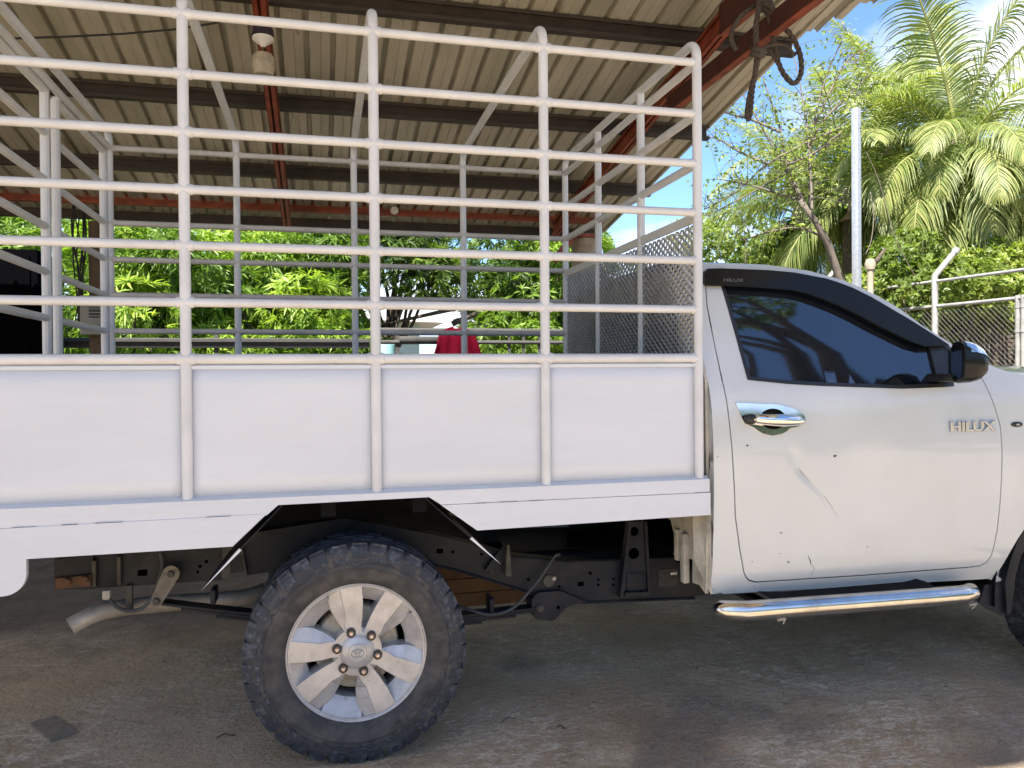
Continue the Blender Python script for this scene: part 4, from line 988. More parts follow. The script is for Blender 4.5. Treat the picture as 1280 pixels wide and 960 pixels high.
    for i, chh in enumerate(word):
        v, f = txt(chh, 0.042, 0.0045, 0, 0.0005, 1.1)
        # reads counter-clockwise, feet to the rim... tops outwards
        a = radians(-62 + i * 7.4); c = Vector((0.272 * cos(a), 0, 0.272 * sin(a)))
        ex = Vector((-sin(a), 0, cos(a))); ey = Vector((-cos(a), 0, -sin(a))) * 1
        vv = [c + ex * q.x + ey * (q.y - 0.038) + Vector((0, -0.1318 - q.z, 0)) for q in v]
        b.add(vv, f)
    b.build('tyre_lettering', M_['sidewall'], rim, False)
    return rim
w0 = wheel(0, 0, 0, 1)
w0.parent = truck; w0.location = (WC[0] - TO[0], WC[1] - TO[1], WC[2] - TO[2])
for ch in w0.children: pass
w1 = clone_tree(w0, truck); w1.location = (FWX + 0.15 - TO[0], 0.16 - TO[1], WC[2] - TO[2]); w1.rotation_euler = (0, radians(35), radians(9))
for x in (WC[0], FWX):
    w2 = clone_tree(w0, truck); w2.location = (x - TO[0], (W - 0.162) - TO[1], WC[2] - TO[2]); w2.rotation_euler.z = pi
# liner and mud flap of the front wheel
MB().lathe([(0.455, 0.03), (0.455, 0.42), (0.0, 0.42)], (FWX, 0, FWZ), 'Y', 30, -0.1, pi + 0.1).build('wheel_liner', M_['under'], truck, off=TO)
fl_ = [at(px, py, Y=0.06) for px, py in ((1229, 731), (1256, 727), (1263, 757), (1259, 767), (1249, 769), (1233, 761), (1222, 752))]
MB().prism([(p.x, p.z) for p in fl_], 0.05, 0.062).build('mud_flap', M_['chassis'], truck, off=TO)
MB().prism([(p.x, p.z) for p in [at(px, py, Y=0.035) for px, py in ((1255.5, 727), (1262, 700), (1270, 678), (1280, 658), (1290, 668), (1275, 695), (1268, 720), (1265, 750), (1262, 766), (1258, 768))]], 0.03, 0.05).build('arch_liner_edge', M_['chassis'], truck, off=TO)
# ---- chassis
YF = 0.40
cp = lambda pts, Y=YF: [(at(px, py, Y=Y).x, at(px, py, Y=Y).z) for px, py in pts]
fr = cp([(112, 690), (280, 672), (430, 648), (540, 668), (593, 681), (638, 695.5), (709, 702), (868, 697), (868, 748), (725, 754), (672, 744), (638, 733), (568, 712), (500, 696), (330, 716), (277, 725), (112, 736)])
fr_o = MB().prism(fr, YF, YF + 0.09).build('chassis_frame', M_['chassis'], truck, off=TO)
MB().prism(fr, W - YF - 0.09, W - YF).build('chassis_frame', M_['chassis'], truck, off=TO)
fr2 = cp([(866, 700), (1240, 660), (1240, 712), (866, 746)])
MB().prism(fr2, YF + 0.01, YF + 0.10).build('chassis_frame', M_['chassis'], truck, off=TO)
def frp(b, name, m, sm='auto'): return b.build(name, m, fr_o, sm, off=TO)
# weld flanges along the frame
tp_ = cp([(593, 681), (638, 695.5), (709, 702), (868, 697)]); frp(MB().tube([(x, YF - 0.004, z) for x, z in tp_], 0.006, 6), 'flange', M_['chassis'])
tp_ = cp([(500, 696), (568, 712), (638, 733), (672, 744), (725, 753), (868, 747.5)]); frp(MB().tube([(x, YF - 0.004, z) for x, z in tp_], 0.006, 6), 'flange', M_['chassis'])
# holes in the frame
for (px, py, r) in ((660.5, 724.5, 0.006), (699, 733.5, 0.006), (738, 716.5, 0.007), (748, 724.5, 0.005), (748, 731, 0.005), (767, 724, 0.005), (767, 731, 0.005), (602, 693, 0.006), (566, 690, 0.006), (180, 718, 0.006), (250, 708, 0.006), (247, 715, 0.005), (258, 702, 0.006), (290, 705, 0.006)):
    p = at(px, py, Y=YF - 0.0025); frp(MB().lathe([(0, -0.001), (r, -0.001), (r, 0.002)], p, 'Y', 10), 'hole', M_['void'])
for (px, py, w_, h_) in ((726, 730, 0.026, 0.018), (550, 689, 0.026, 0.018), (178, 716, 0.032, 0.022)):
    p = at(px, py, Y=YF - 0.0025); frp(MB().box(p, (w_, 0.002, h_), bev=0.0008), 'slot', M_['void'])
# tower bracket
tw = cp([(788, 652), (806, 652), (811.5, 746), (775, 747)], YF - 0.03)
b = MB().prism(tw, YF - 0.035, YF - 0.03)
e0 = cp([(785.5, 652), (789, 652), (779, 746.5), (774.5, 747)], YF - 0.04); b.prism(e0, YF - 0.048, YF - 0.01); e1 = cp([(804.5, 652), (808, 652), (813, 746), (809.5, 746)], YF - 0.04); b.prism(e1, YF - 0.048, YF - 0.01)
frp(b, 'tower_bracket', M_['chassis'])
for (px, py, r) in ((793, 664.5, 0.017), (792.5, 692, 0.021)):
    p = at(px, py, Y=YF - 0.037); frp(MB().lathe([(0, -0.001), (r, -0.001), (r + 0.003, 0.002)], p, 'Y', 20), 'bracket_hole', M_['void'])
p = at(795, 728, Y=YF - 0.037); frp(MB().box(p, (0.085, 0.006, 0.085), bev=0.003), 'bracket_pad', M_['chassis'])
frp(MB().prism(cp([(782, 741), (811, 740), (812, 745), (781, 746)], YF - 0.06), YF - 0.06, YF - 0.03), 'bracket_foot', M_['chassis'])
# label plate and marks on the frame front
p = at(835, 722, Y=YF - 0.003); frp(MB().box(p, (0.09, 0.003, 0.075)), 'label_plate', mat('faded_label', (0.05, 0.047, 0.045), 0.8, var=0.5, vscale=60)); p = at(842, 717, Y=YF - 0.005); frp(MB().box(p, (0.030, 0.003, 0.010)), 'sticker', M_['galv'])
# front spring hanger
hg = cp([(664, 748), (672, 740), (700, 738), (733, 752), (722, 754), (709, 757), (700, 766), (693, 774), (686, 775.5), (669, 773), (664, 762)], YF - 0.02)
hanger = frp(MB().prism(hg, YF - 0.03, YF + 0.06), 'spring_hanger', M_['chassis'])
p = at(675, 760, Y=YF - 0.032); frp(MB().lathe([(0, -0.014), (0.009, -0.014), (0.011, -0.010), (0.016, -0.008), (0.016, 0.0)], p, 'Y', 14), 'bolt', M_['chassis_dusty'])
p = at(698, 759.5, Y=YF - 0.032); frp(MB().lathe([(0, -0.001), (0.007, -0.001), (0.007, 0.002)], p, 'Y', 10), 'hole', M_['void'])
# round cable bracket on the frame
p = at(686, 726, Y=YF - 0.004); frp(MB().lathe([(0, -0.004), (0.024, -0.004), (0.026, 0.0)], p, 'Y', 18), 'cable_bracket', M_['chassis_dusty'])
p = at(692.5, 723, Y=YF - 0.010); frp(MB().lathe([(0, -0.005), (0.009, -0.005), (0.010, 0.0)], p, 'Y', 6), 'bolt', M_['exh'], False)
# bump stop bracket
frp(MB().prism(cp([(618, 695), (633, 678), (636, 680), (640, 716), (628, 718), (606, 712)], YF - 0.02), YF - 0.03, YF - 0.005), 'stop_bracket', M_['chassis'])
frp(MB().prism(cp([(630.5, 718), (632.5, 680), (635.5, 680), (638, 719)], YF - 0.06), YF - 0.08, YF - 0.005), 'stop_bracket', M_['chassis_dusty'])
b = MB()
for k in range(16): p = at(612 + rs.uniform(-2, 26), 711 + rs.uniform(-6, 8), Y=YF - 0.007); b.box(p, (rs.uniform(0.005, 0.012), 0.006, rs.uniform(0.004, 0.009)), bev=0.001)
frp(b, 'weld_lumps', M_['chassis_dusty'])
# rear frame bracket by the skirt
frp(MB().prism(cp([(278, 684), (302, 680), (309, 721), (277, 724)], YF - 0.03), YF - 0.03, YF - 0.024), 'rear_bracket', M_['chassis_dusty'])
frp(MB().prism(cp([(287, 697), (302, 694), (304, 715), (288, 717)], YF - 0.034), YF - 0.034, YF - 0.029), 'bracket_pad', M_['chassis'])
# bumper bracket with rusty plate
bk = MB().prism(cp([(70, 698), (118, 692), (119, 735), (70, 735)], YF), YF - 0.02, YF + 0.05).build('tow_bracket', M_['chassis'], truck, off=TO)
MB().prism(cp([(69, 723), (113, 718.5), (113.5, 732.5), (69, 736)], YF - 0.03), YF - 0.034, YF - 0.02).build('rusty_plate', M_['rust'], bk, off=TO)
for px, py in ((85, 726.5), (107, 723.5)):
    p = at(px, py, Y=YF - 0.036); MB().lathe([(0, -0.016), (0.011, -0.014), (0.014, 0.0)], p, 'Y', 10).build('bolt', M_['rust'], bk, off=TO)
for (a, c, c_) in (((118, 700), (119, 733), 0.012), ((148, 695), (151, 731), 0.012), ((160, 731), (164, 764), 0.022)):
    p = at(*a, Y=YF - 0.01); q = at(*c, Y=YF - 0.01); MB().box(((p.x + q.x) / 2, YF - 0.012, (p.z + q.z) / 2), (c_, 0.02, abs(p.z - q.z)), bev=0.002).build('hanger_strap', M_['chassis_dusty'], truck, off=TO)
# shackle
s0 = at(214, 717, Y=YF - 0.05); s1 = at(196, 751, Y=YF - 0.05); d = (s1 - s0); ang = math.atan2(d.z, d.x)
pl = []
for c, a0_, r_ in ((s0, ang + pi / 2, 0.030), (s1, ang - pi / 2, 0.021)):
    for k in range(9): a = a0_ + pi * k / 8; pl.append((c.x + r_ * cos(a), c.z + r_ * sin(a)))
sh = MB().prism(pl, YF - 0.056, YF - 0.046).build('spring_shackle', mat('dusty_link', (0.21, 0.185, 0.145), 0.8, var=0.35, vscale=30, bump=0.3), truck, off=TO)
for c in (s0, s1): MB().lathe([(0, -0.012), (0.012, -0.012), (0.014, 0)], (c.x, YF - 0.056, c.z), 'Y', 6).build('bolt', M_['chassis_dusty'], sh, False, off=TO)
# leaf spring
sp0 = at(192, 752, Y=YF); sp1 = at(672, 759, Y=YF); ax = (WC[0], YF, 0.425)
lf_ = MB()
def leafarc(x0, x1, dz, th=0.009):
    v = []; f = []; n = 20
    for i in range(n + 1):
        t = i / n; x = x0 + (x1 - x0) * t; u = (x - sp0.x) / (sp1.x - sp0.x); z = sp0.z + (sp1.z - sp0.z) * u - 0.055 * sin(pi * u) + dz
        v += [(x, YF - 0.035, z), (x, YF + 0.03, z), (x, YF + 0.03, z + th), (x, YF - 0.035, z + th)]
        if i: a = (i - 1) * 4; c = i * 4; f += [(a, c, c + 1, a + 1), (a + 1, c + 1, c + 2, a + 2), (a + 2, c + 2, c + 3, a + 3), (a + 3, c + 3, c, a)]
    f += [(0, 1, 2, 3), (n * 4 + 3, n * 4 + 2, n * 4 + 1, n * 4)]
    return MB().add(v, f)
ls = leafarc(sp0.x, sp1.x, 0.0).build('leaf_spring', M_['chassis'], truck, False, off=TO)
for (a, c, dz) in ((sp0.x + 0.10, sp1.x - 0.02, -0.011), (sp0.x + 0.22, sp1.x - 0.10, -0.022), (sp0.x + 0.34, sp1.x - 0.24, -0.033)):
    leafarc(a, c, dz).build('leaf', M_['chassis'], ls, False, off=TO)
for px, py in ((615, 757), (266, 747)):
    p = at(px, py, Y=YF - 0.045); MB().box((p.x, YF - 0.003, p.z), (0.018, 0.09, 0.055), bev=0.004).build('spring_clip', M_['chassis'], ls, off=TO)
# axle, shock, exhaust, hoses
ax_o = MB().tube([(WC[0], 0.25, 0.383), (WC[0], W - 0.25, 0.383)], 0.045, 16).build('rear_axle', M_['chassis'], truck, off=TO)
MB().lathe([(0, -0.12), (0.10, -0.10), (0.14, 0), (0.10, 0.10), (0, 0.12)], (WC[0], W / 2, 0.383), 'X', 18).build('differential', M_['chassis'], ax_o, off=TO)
p = at(585, 771, Y=YF - 0.02); q = at(607, 772.5, Y=YF - 0.02); MB().tube([p, q], 0.013, 12).build('shock_stub', M_['chassis_dusty'], truck, off=TO)
ex = [at(88, 783, Y=0.33), at(97, 778, Y=0.34), at(115, 769, Y=0.36), at(135, 762.5, Y=0.40), at(170, 757.5, Y=0.46), at(220, 753, Y=0.52), at(300, 747, Y=0.60), at(340, 736, Y=0.66), at(420, 725, Y=0.7)]
MB().tube(smooth_path(ex, 5), 0.031, 18, cap=False).build('exhaust_pipe', M_['exh'], truck, True, off=TO)
h1 = [at(700, 693, Y=YF - 0.02), at(694, 695, Y=YF - 0.02), at(686, 706, Y=YF - 0.03), at(674, 724, Y=YF - 0.04), at(660, 741, Y=YF - 0.05), at(645, 757, Y=YF - 0.05), at(628, 766, Y=YF - 0.05), at(608, 768, Y=YF - 0.04), at(590, 763, Y=YF - 0.03), at(572, 757, Y=YF)]
MB().tube(smooth_path(h1, 6), [0.0065] * (9 * 6 + 1), 10).build('brake_hose', M_['hose'], truck, True, off=TO)
h2 = [at(134, 743, Y=YF - 0.05), at(138, 751, Y=YF - 0.05), at(148, 760, Y=YF - 0.05), at(162, 763.5, Y=YF - 0.05), at(178, 760, Y=YF - 0.05), at(190, 747, Y=YF - 0.05), at(197, 728, Y=YF - 0.04), at(203, 708, Y=YF - 0.03), at(200, 690, Y=YF - 0.02)]
MB().tube(smooth_path(h2, 6), 0.0065, 10).build('breather_hose', M_['hose'], truck, True, off=TO)
p = at(133.5, 743, Y=YF - 0.05); MB().box(p, (0.026, 0.026, 0.034), bev=0.005).build('plug', mat('pale_plug', (0.38, 0.38, 0.32), 0.6), truck, off=TO)
p0 = at(553, 706, Y=1.05); p1 = at(672, 751, Y=1.05)
for k in range(3):
    zt_ = p0.z + (p1.z - p0.z) * k / 3
    MB().box(((p0.x + p1.x) / 2, 1.05, zt_ - (p0.z - p1.z) / 6), (p1.x - p0.x + 0.25, 0.03, (p0.z - p1.z) / 3 - 0.006)).build('heat_shield_board', mat('brown_board', (0.17, 0.095, 0.045), 0.8, var=0.4, vscale=6) if k == 0 else bpy.data.materials['brown_board'], truck, off=TO)
MB().tube([(1.2, 0.82, 0.48), (3.2, 0.82, 0.50)], 0.04, 12).build('prop_shaft', M_['chassis'], truck, off=TO)
MB().box((2.1, 1.15, 0.45), (0.9, 0.4, 0.22), bev=0.03).build('fuel_tank', M_['under'], truck, off=TO)
for x in (0.05, 1.25, 1.9): MB().box((x, W / 2, 0.47 if x > 1 else 0.60), (0.08, W - 2 * YF - 0.2, 0.07)).build('frame_cross_tube', M_['chassis'], truck, off=TO)
# ================================================================== VEGETATION
def leaves_mesh(name, P, D, Nn, Ln, Wd, mat_, parent=None, fold=0.25, droop=0.0, kind='stuff', seed=0, off=None, rnd=None):
    """P base points, D directions, Nn side hints, Ln lengths, Wd widths -> folded leaf blades (6 verts, 4 tris each)"""
    n = len(P); D = D / np.linalg.norm(D, axis=1, keepdims=True)
    Sd = np.cross(D, Nn); Sd /= (np.linalg.norm(Sd, axis=1, keepdims=True) + 1e-9); U = np.cross(Sd, D)
    Ln = Ln[:, None]; Wd = Wd[:, None]
    g = np.array([[0, 0, -1.0]])
    b0 = P; m1 = P + D * Ln * 0.5 + g * droop * Ln * 0.12; tip = P + D * Ln * 0.97 + g * droop * Ln * 0.5
    l = P + D * Ln * 0.42 + Sd * Wd * 0.5 + U * Wd * fold + g * droop * Ln * 0.10
    r = P + D * Ln * 0.42 - Sd * Wd * 0.5 + U * Wd * fold + g * droop * Ln * 0.10
    V = np.stack([b0, l, r, m1, tip], 1).reshape(-1, 3)
    if off is not None: V = V - np.array([off])
    base = (np.arange(n) * 5)[:, None]
    T = np.concatenate([base + np.array([[0, 1, 3]]), base + np.array([[0, 3, 2]]), base + np.array([[1, 4, 3]]), base + np.array([[3, 4, 2]])], 1).reshape(-1, 3)
    me = bpy.data.meshes.new(name); me.vertices.add(len(V)); me.vertices.foreach_set('co', V.astype(np.float32).ravel())
    me.loops.add(T.size); me.loops.foreach_set('vertex_index', T.astype(np.int32).ravel()); me.polygons.add(len(T))
    me.polygons.foreach_set('loop_start', np.arange(0, T.size, 3, dtype=np.int32)); me.polygons.foreach_set('loop_total', np.full(len(T), 3, dtype=np.int32))
    me.update(); me.polygons.foreach_set('use_smooth', np.ones(len(T), dtype=bool))
    a = me.attributes.new('rnd', 'FLOAT', 'POINT')
    q = rng.random(n) if rnd is None else np.clip(rnd + rng.normal(0, 0.16, n), 0, 1)
    a.data.foreach_set('value', np.repeat(q, 5).astype(np.float32)); me.materials.append(mat_)
    o = bpy.data.objects.new(name, me); link(o, parent)
    if kind: o['kind'] = kind
    return o
def unit(n):
    v = rng.normal(size=(n, 3)); return v / np.linalg.norm(v, axis=1, keepdims=True)
def whorl_crown(clumps, per, nl, Ln, Wd, spread=0.5, down=0.25):
    """clumps: (centre, radius xyz). Whorls of leaves sit on the outer shell of every clump"""
    Ps = []; Ds = []; Ns = []; R_ = []
    for (c, r) in clumps:
        u = unit(per); rad = rng.uniform(0.72, 1.05, (per, 1)) ** 0.6
        tip = np.array(c) + u * np.array(r) * rad
        cl = rng.uniform(0.15, 0.85)
        ax = u + np.array([[0, 0, 0.35]]) + rng.normal(0, 0.3, (per, 3)); ax /= np.linalg.norm(ax, axis=1, keepdims=True)
        for k in range(nl):
            dv_ = unit(per); d = ax * spread + (dv_ - ax * np.sum(dv_ * ax, 1, keepdims=True)) * 0.95 + np.array([[0, 0, -down]])
            Ps.append(tip + rng.normal(0, 0.015, (per, 3))); Ds.append(d); Ns.append(ax + rng.normal(0, 0.2, (per, 3))); R_.append(np.full(per, cl))
    P = np.concatenate(Ps); n = len(P)
    return P, np.concatenate(Ds), np.concatenate(Ns), Ln * rng.uniform(0.65, 1.2, n), Wd * rng.uniform(0.75, 1.2, n), np.concatenate(R_)
def limb(b, a, c, r0, r1, wob=0.12, n=9):
    a = Vector(a); c = Vector(c); Lg = (c - a).length; pts = []
    ph = random.uniform(0, 6)
    for i in range(n + 1):
        t = i / n; p = a.lerp(c, t); s = sin(pi * t) * wob * Lg
        pts.append(p + Vector((sin(t * 4 + ph), cos(t * 3 + ph), 0.4 * sin(t * 5 + ph))) * s * 0.5)
    b.tube(pts, [r0 + (r1 - r0) * i / n for i in range(n + 1)], 8); return pts
def tree(name, base, height, spread, nclump, per, nl, Ln, Wd, m, label, cat, group=None, zlow=0.25, csize=0.9, trunk_r=0.14, seedv=1, down=0.25, droop=0.35, squash=0.8, lean=(0, 0)):
    global rng
    random.seed(seedv); rng = np.random.default_rng(seedv)
    root = empty(name, base, 0, label, cat, group)
    cl = []; B = Vector(base)
    for k in range(nclump):
        a = random.uniform(0, 2 * pi); rr = spread * sqrt(random.random()); z = random.uniform(zlow, 1.0)
        rr *= sqrt(max(0.1, 1 - ((z - 0.5) / 0.62) ** 2))
        c = (B.x + lean[0] * z + rr * cos(a), B.y + lean[1] * z + rr * sin(a), B.z + height * z)
        s = csize * random.uniform(0.65, 1.2); cl.append((c, (s, s, s * squash)))
    b = MB(); fork = B + Vector((lean[0] * 0.3, lean[1] * 0.3, height * 0.32)); limb(b, B - Vector((0, 0, 0.1)), fork, trunk_r, trunk_r * 0.75, 0.06)
    tr = b.build('trunk', M_['bark'], root, True, off=root.location)
    b = MB()
    for (c, s) in cl[:max(8, nclump // 2)]:
        mid = fork.lerp(Vector(c), 0.5) + Vector((0, 0, 0.1 * height * random.random()))
        limb(b, fork, mid, trunk_r * 0.55, trunk_r * 0.3, 0.1, 5); limb(b, mid, c, trunk_r * 0.3, trunk_r * 0.08, 0.15, 6)
    b.build('branch', M_['bark'], root, True, off=root.location, kind='stuff')
    P, D, Nn, Lg, Wg, rv = whorl_crown(cl, per, nl, Ln, Wd, down=down)
    leaves_mesh('crown', P, D, Nn, Lg, Wg, m, root, droop=droop, off=base, rnd=rv)
    return root
def P_(px, py, Y): p = at(px, py, Y=Y); return (p.x, p.y)
# left: mango-like trees behind the shelter
G1 = 'leafy trees behind the shelter'
spec = [(-40, 9.6, 3.6, 1.5, 30, 95, 9, 'mango', 'bright green narrow-leaved tree at the far left beyond the black cabinet'),
        (190, 9.3, 3.3, 1.35, 34, 105, 10, 'mango', 'bright leafy tree just right of the square brown post behind the rails'),
        (365, 9.8, 3.4, 1.3, 34, 105, 10, 'mango', 'bright leafy tree behind the stake bed, left of the pale house'),
        (290, 12.5, 4.6, 1.9, 30, 90, 8, 'darkleaf', 'darker tree behind and between the two brightest leafy trees'),
        (90, 13.0, 4.8, 1.9, 26, 80, 8, 'mango', 'tall green tree behind the leafy tree at the square post')]
for i, (px, Y, h, spd, nc, per, nl, m, lb) in enumerate(spec):
    x, y = P_(px, 430, Y)
    tree('leafy_tree', (x, y, 0), h, spd, nc, per, nl, 0.20 if Y < 11 else 0.2, 0.034, M_[m], lb, 'tree', G1, zlow=0.22, csize=0.52, seedv=20 + i)
# centre: darker mango trees with sky showing between
spec = [(485, 11.0, 4.8, 1.25, 30, 95, 8, 'darkleaf', 'dark leafy tree above the pale house with sky between its leaves', (0, 0), 0.64),
        (660, 11.5, 4.3, 1.15, 30, 80, 8, 'darkleaf', 'dark leafy tree behind the red cloth with a slanting bare branch', (0, 0), 0.34),
        (690, 10.4, 3.9, 1.1, 26, 80, 8, 'mango', 'green leafy tree next to the round beige column', (0, 0), 0.25)]
for i, (px, Y, h, spd, nc, per, nl, m, lb, ln, zl) in enumerate(spec):
    x, y = P_(px, 430, Y)
    tree('leafy_tree', (x, y, 0), h, spd, nc, per, nl, 0.19, 0.036, M_[m], lb, 'tree', G1, zlow=zl, csize=0.50, seedv=40 + i, trunk_r=0.075)
x, y = P_(800, 430, 10.5)
tree('leafy_tree', (x, y, 0), 3.4, 1.2, 20, 70, 8, 0.17, 0.034, M_['mango'], 'green tree seen through the wire mesh behind the cab', 'tree', G1, zlow=0.25, csize=0.5, seedv=50)
# a slanting bare branch in front of the dark tree
b = MB(); limb(b, at(468 + 0, 408, Y=11), at(468 + 110, 384, Y=10.6), 0.02, 0.04, 0.02); limb(b, at(565, 405, Y=10.8), at(640, 372, Y=10.6), 0.05, 0.03, 0.03)
tag(b.build('fallen_branch', M_['bark'], None, True), 'long bare slanting branch above the red cloth', 'branch')
# lime bush by the house, low shrubs
def bush(name, px, Y, zt, rad, n, m, label, cat='shrub', Ln=0.10, Wd=0.03, per=90, nl=7, sd=1, group=None, zb=0.2):
    global rng
    random.seed(sd); rng = np.random.default_rng(sd)
    x, y = P_(px, 430, Y) if Y > 0 else tuple(at(px, 430, D=-Y))[:2]; root = empty(name, (x, y, 0), 0, label, cat, group); cl = []
    for k in range(n):
        a = random.uniform(0, 2 * pi); rr = rad * sqrt(random.random()); s = rad * random.uniform(0.25, 0.45); c = (x + rr * cos(a), y + rr * sin(a) * 0.7, (zb + (1 - zb) * random.random() * (1 - 0.75 * (rr / rad) ** 2)) * (zt - s * 0.6)); cl.append((c, (s, s, s * 0.8)))
    b = MB()
    for (c, s) in cl: limb(b, (x + random.uniform(-.1, .1), y, 0), c, 0.03, 0.008, 0.1, 5)
    b.build('stem', M_['bark'], root, True, off=root.location, kind='stuff')
    P, D, Nn, Lg, Wg, rv = whorl_crown(cl, per, nl, Ln, Wd, down=0.05); leaves_mesh('foliage', P, D, Nn, Lg, Wg, M_[m], root, off=root.location, rnd=rv); return root
bush('lime_bush', 521, 9.4, 1.88, 0.42, 9, 'limeleaf', 'small lime green bush in the sun left of the red cloth', Ln=0.10, Wd=0.02, sd=3)
# ---- fence rails behind the shelter
rf = empty('rail_fence', (at(60, 430, Y=7).x, 7.0, 0), 0, 'dark metal rail fence along the back of the yard', 'fence')
xl, xr_ = at(47, 430, Y=7).x - 3, at(760, 430, Y=7).x + 0.8
z1 = at(300, 429, Y=7)
MB().box(((xl + at(462, 430, Y=7).x) / 2, 7.0, at(300, 429, Y=7).z), (at(462, 430, Y=7).x - xl, 0.06, 0.115), bev=0.01).build('rail', M_['darkrail'], rf, off=rf.location)
MB().box(((xl + at(462, 430, Y=7).x) / 2, 6.955, at(300, 426, Y=7).z), (at(462, 430, Y=7).x - xl, 0.03, 0.03)).build('rail', M_['darkrail'], rf, off=rf.location)
for zz in (at(600, 413, Y=7).z, at(600, 428, Y=7).z): MB().tube([(at(470, 430, Y=7).x, 7, zz), (xr_, 7, zz)], 0.026, 10).build('rail', M_['darkrail'], rf, off=rf.location)
MB().box(((at(497, 430, Y=7).x + at(562, 430, Y=7).x) / 2, 7.0, at(520, 424, Y=7).z), (0.62, 0.09, 0.07), bev=0.02).build('rail_clamp', M_['darkrail'], rf, off=rf.location)
for px in (65, 270, 497, 637, 655, 675, 735):
    x = at(px, 430, Y=7).x; wd_ = 0.05 if px in (65, 270, 497) else 0.032
    MB().box((x, 7.03, 0.92), (wd_, wd_, 2.0)).build('post', M_['darkrail'], rf, off=rf.location)
yw = empty('bounce_blocker', (0, 7.22, 0), 0, 'unseen low wall added under the dark rail fence to cut bounce light', 'wall')  # added out of view behind the bed to cut bounce light
MB().box((-3.0, 7.22, 0.60), (15.0, 0.14, 1.22)).build('wall', M_['conc_col'], yw, off=yw.location); MB().box((-3.0, 7.22, 1.235), (15.0, 0.20, 0.05), bev=0.008).build('bounce_blocker_top', M_['boxgrey'], yw, off=yw.location)  # both parts belong to the added, unseen bounce blocker
# ---- red cloth over the rail
rc0 = at(540, 443, Y=6.93); rc1 = at(602, 443, Y=6.93); zt_ = at(570, 408, Y=6.93).z
v = []; f = []; nu, nv = 40, 18
ctx = (rc0.x + rc1.x) / 2; hwid = (rc1.x - rc0.x) / 2
for i in range(nu + 1):
    u = -1 + 2 * i / nu
    for j in range(nv + 1):
        t = j / nv; top = zt_ - 0.10 * abs(u) ** 2.2 - (0.03 if abs(u) < 0.18 else 0)
        wdt = hwid * (0.72 + 0.34 * min(1, t * 1.6)); x = ctx + u * wdt; z = top - t * (top - 1.30)
        y = 6.93 - 0.05 * sin(min(1, t * 3) * pi / 2) - 0.030 * sin(u * 5 + 1.5 * t + 0.6 * sin(t * 4)) * t - 0.007 * sin(u * 13 + 2)
        v.append((x, y, z))
for i in range(nu):
    for j in range(nv): f.append((i * (nv + 1) + j, (i + 1) * (nv + 1) + j, (i + 1) * (nv + 1) + j + 1, i * (nv + 1) + j + 1))
rc = mesh_obj('red_cloth', v, f, M_['redcloth'], None, True); md = rc.modifiers.new('t', 'SOLIDIFY'); md.thickness = 0.006
tag(rc, 'dark red cloth hung over the rail fence behind the stake bed', 'cloth')
# ---- black cabinet at the left
k0 = at(47, 312, Y=6.0); bc = empty('black_cabinet', (k0.x - 0.75, 6.3, 0), 0, 'tall black cabinet at the left edge behind the rear gate', 'cabinet')
MB().box((k0.x - 0.75, 6.3, k0.z / 2), (1.5, 0.6, k0.z), bev=0.015).build('case', mat('flat_black', (0.003, 0.003, 0.004), 1.0, spec=0.0), bc, off=bc.location)
MB().box((k0.x - 0.75, 5.993, k0.z / 2), (1.36, 0.012, k0.z - 0.14)).build('door_panel', bpy.data.materials['flat_black'], bc, off=bc.location)
# ---- pale house far behind
hx0, hx1 = at(455, 410, Y=20).x, at(524, 410, Y=20).x; hz = at(510, 401, Y=20).z
hs = empty('small_house', (hx0, 20, 0), 0, 'small pale green house with a white roof edge seen between the trees', 'house')
MB().box(((hx0 + hx1) / 2 - 2, 22, hz / 2), (hx1 - hx0 + 4, 4, hz)).build('wall', M_['housewall'], hs, off=hs.location)
MB().box(((hx0 + hx1) / 2 - 2 + 0.2, 21.8, hz + 0.09), (hx1 - hx0 + 4.9, 4.9, 0.16), Matrix.Rotation(0.03, 3, 'Y')).build('roof', M_['white'], hs, off=hs.location)
wn = MB().box((at(484, 436, Y=20).x, 19.985, 1.9), (0.5, 0.03, 0.7)).build('window', M_['boxgrey'], hs, off=hs.location)
MB().box((at(484, 436, Y=20).x, 19.965, 1.9), (0.42, 0.01, 0.6)).build('pane', M_['glass'], wn, off=hs.location)
gw0 = at(474, 436, Y=8.6); gw1 = at(496, 428, Y=8.6)
tk = empty('water_tank', ((gw0.x + gw1.x) / 2, 8.9, 0), 0, 'turquoise water tank low behind the rail fence, left of the lime bush', 'tank')
MB().lathe([(0, gw1.z), (0.10, gw1.z), (0.125, gw1.z - 0.02), (0.13, gw1.z - 0.05), (0.13, 0), (0, 0)], (tk.location.x, 8.9, 0), 'Z', 24).build('drum', mat('turquoise_plastic', (0.25, 0.45, 0.42), 0.6), tk, off=tk.location)
MB().lathe([(0, gw1.z + 0.012), (0.05, gw1.z + 0.012), (0.05, gw1.z), ], (tk.location.x, 8.9, 0), 'Z', 16).build('lid', M_['darkrail'], tk, off=tk.location)

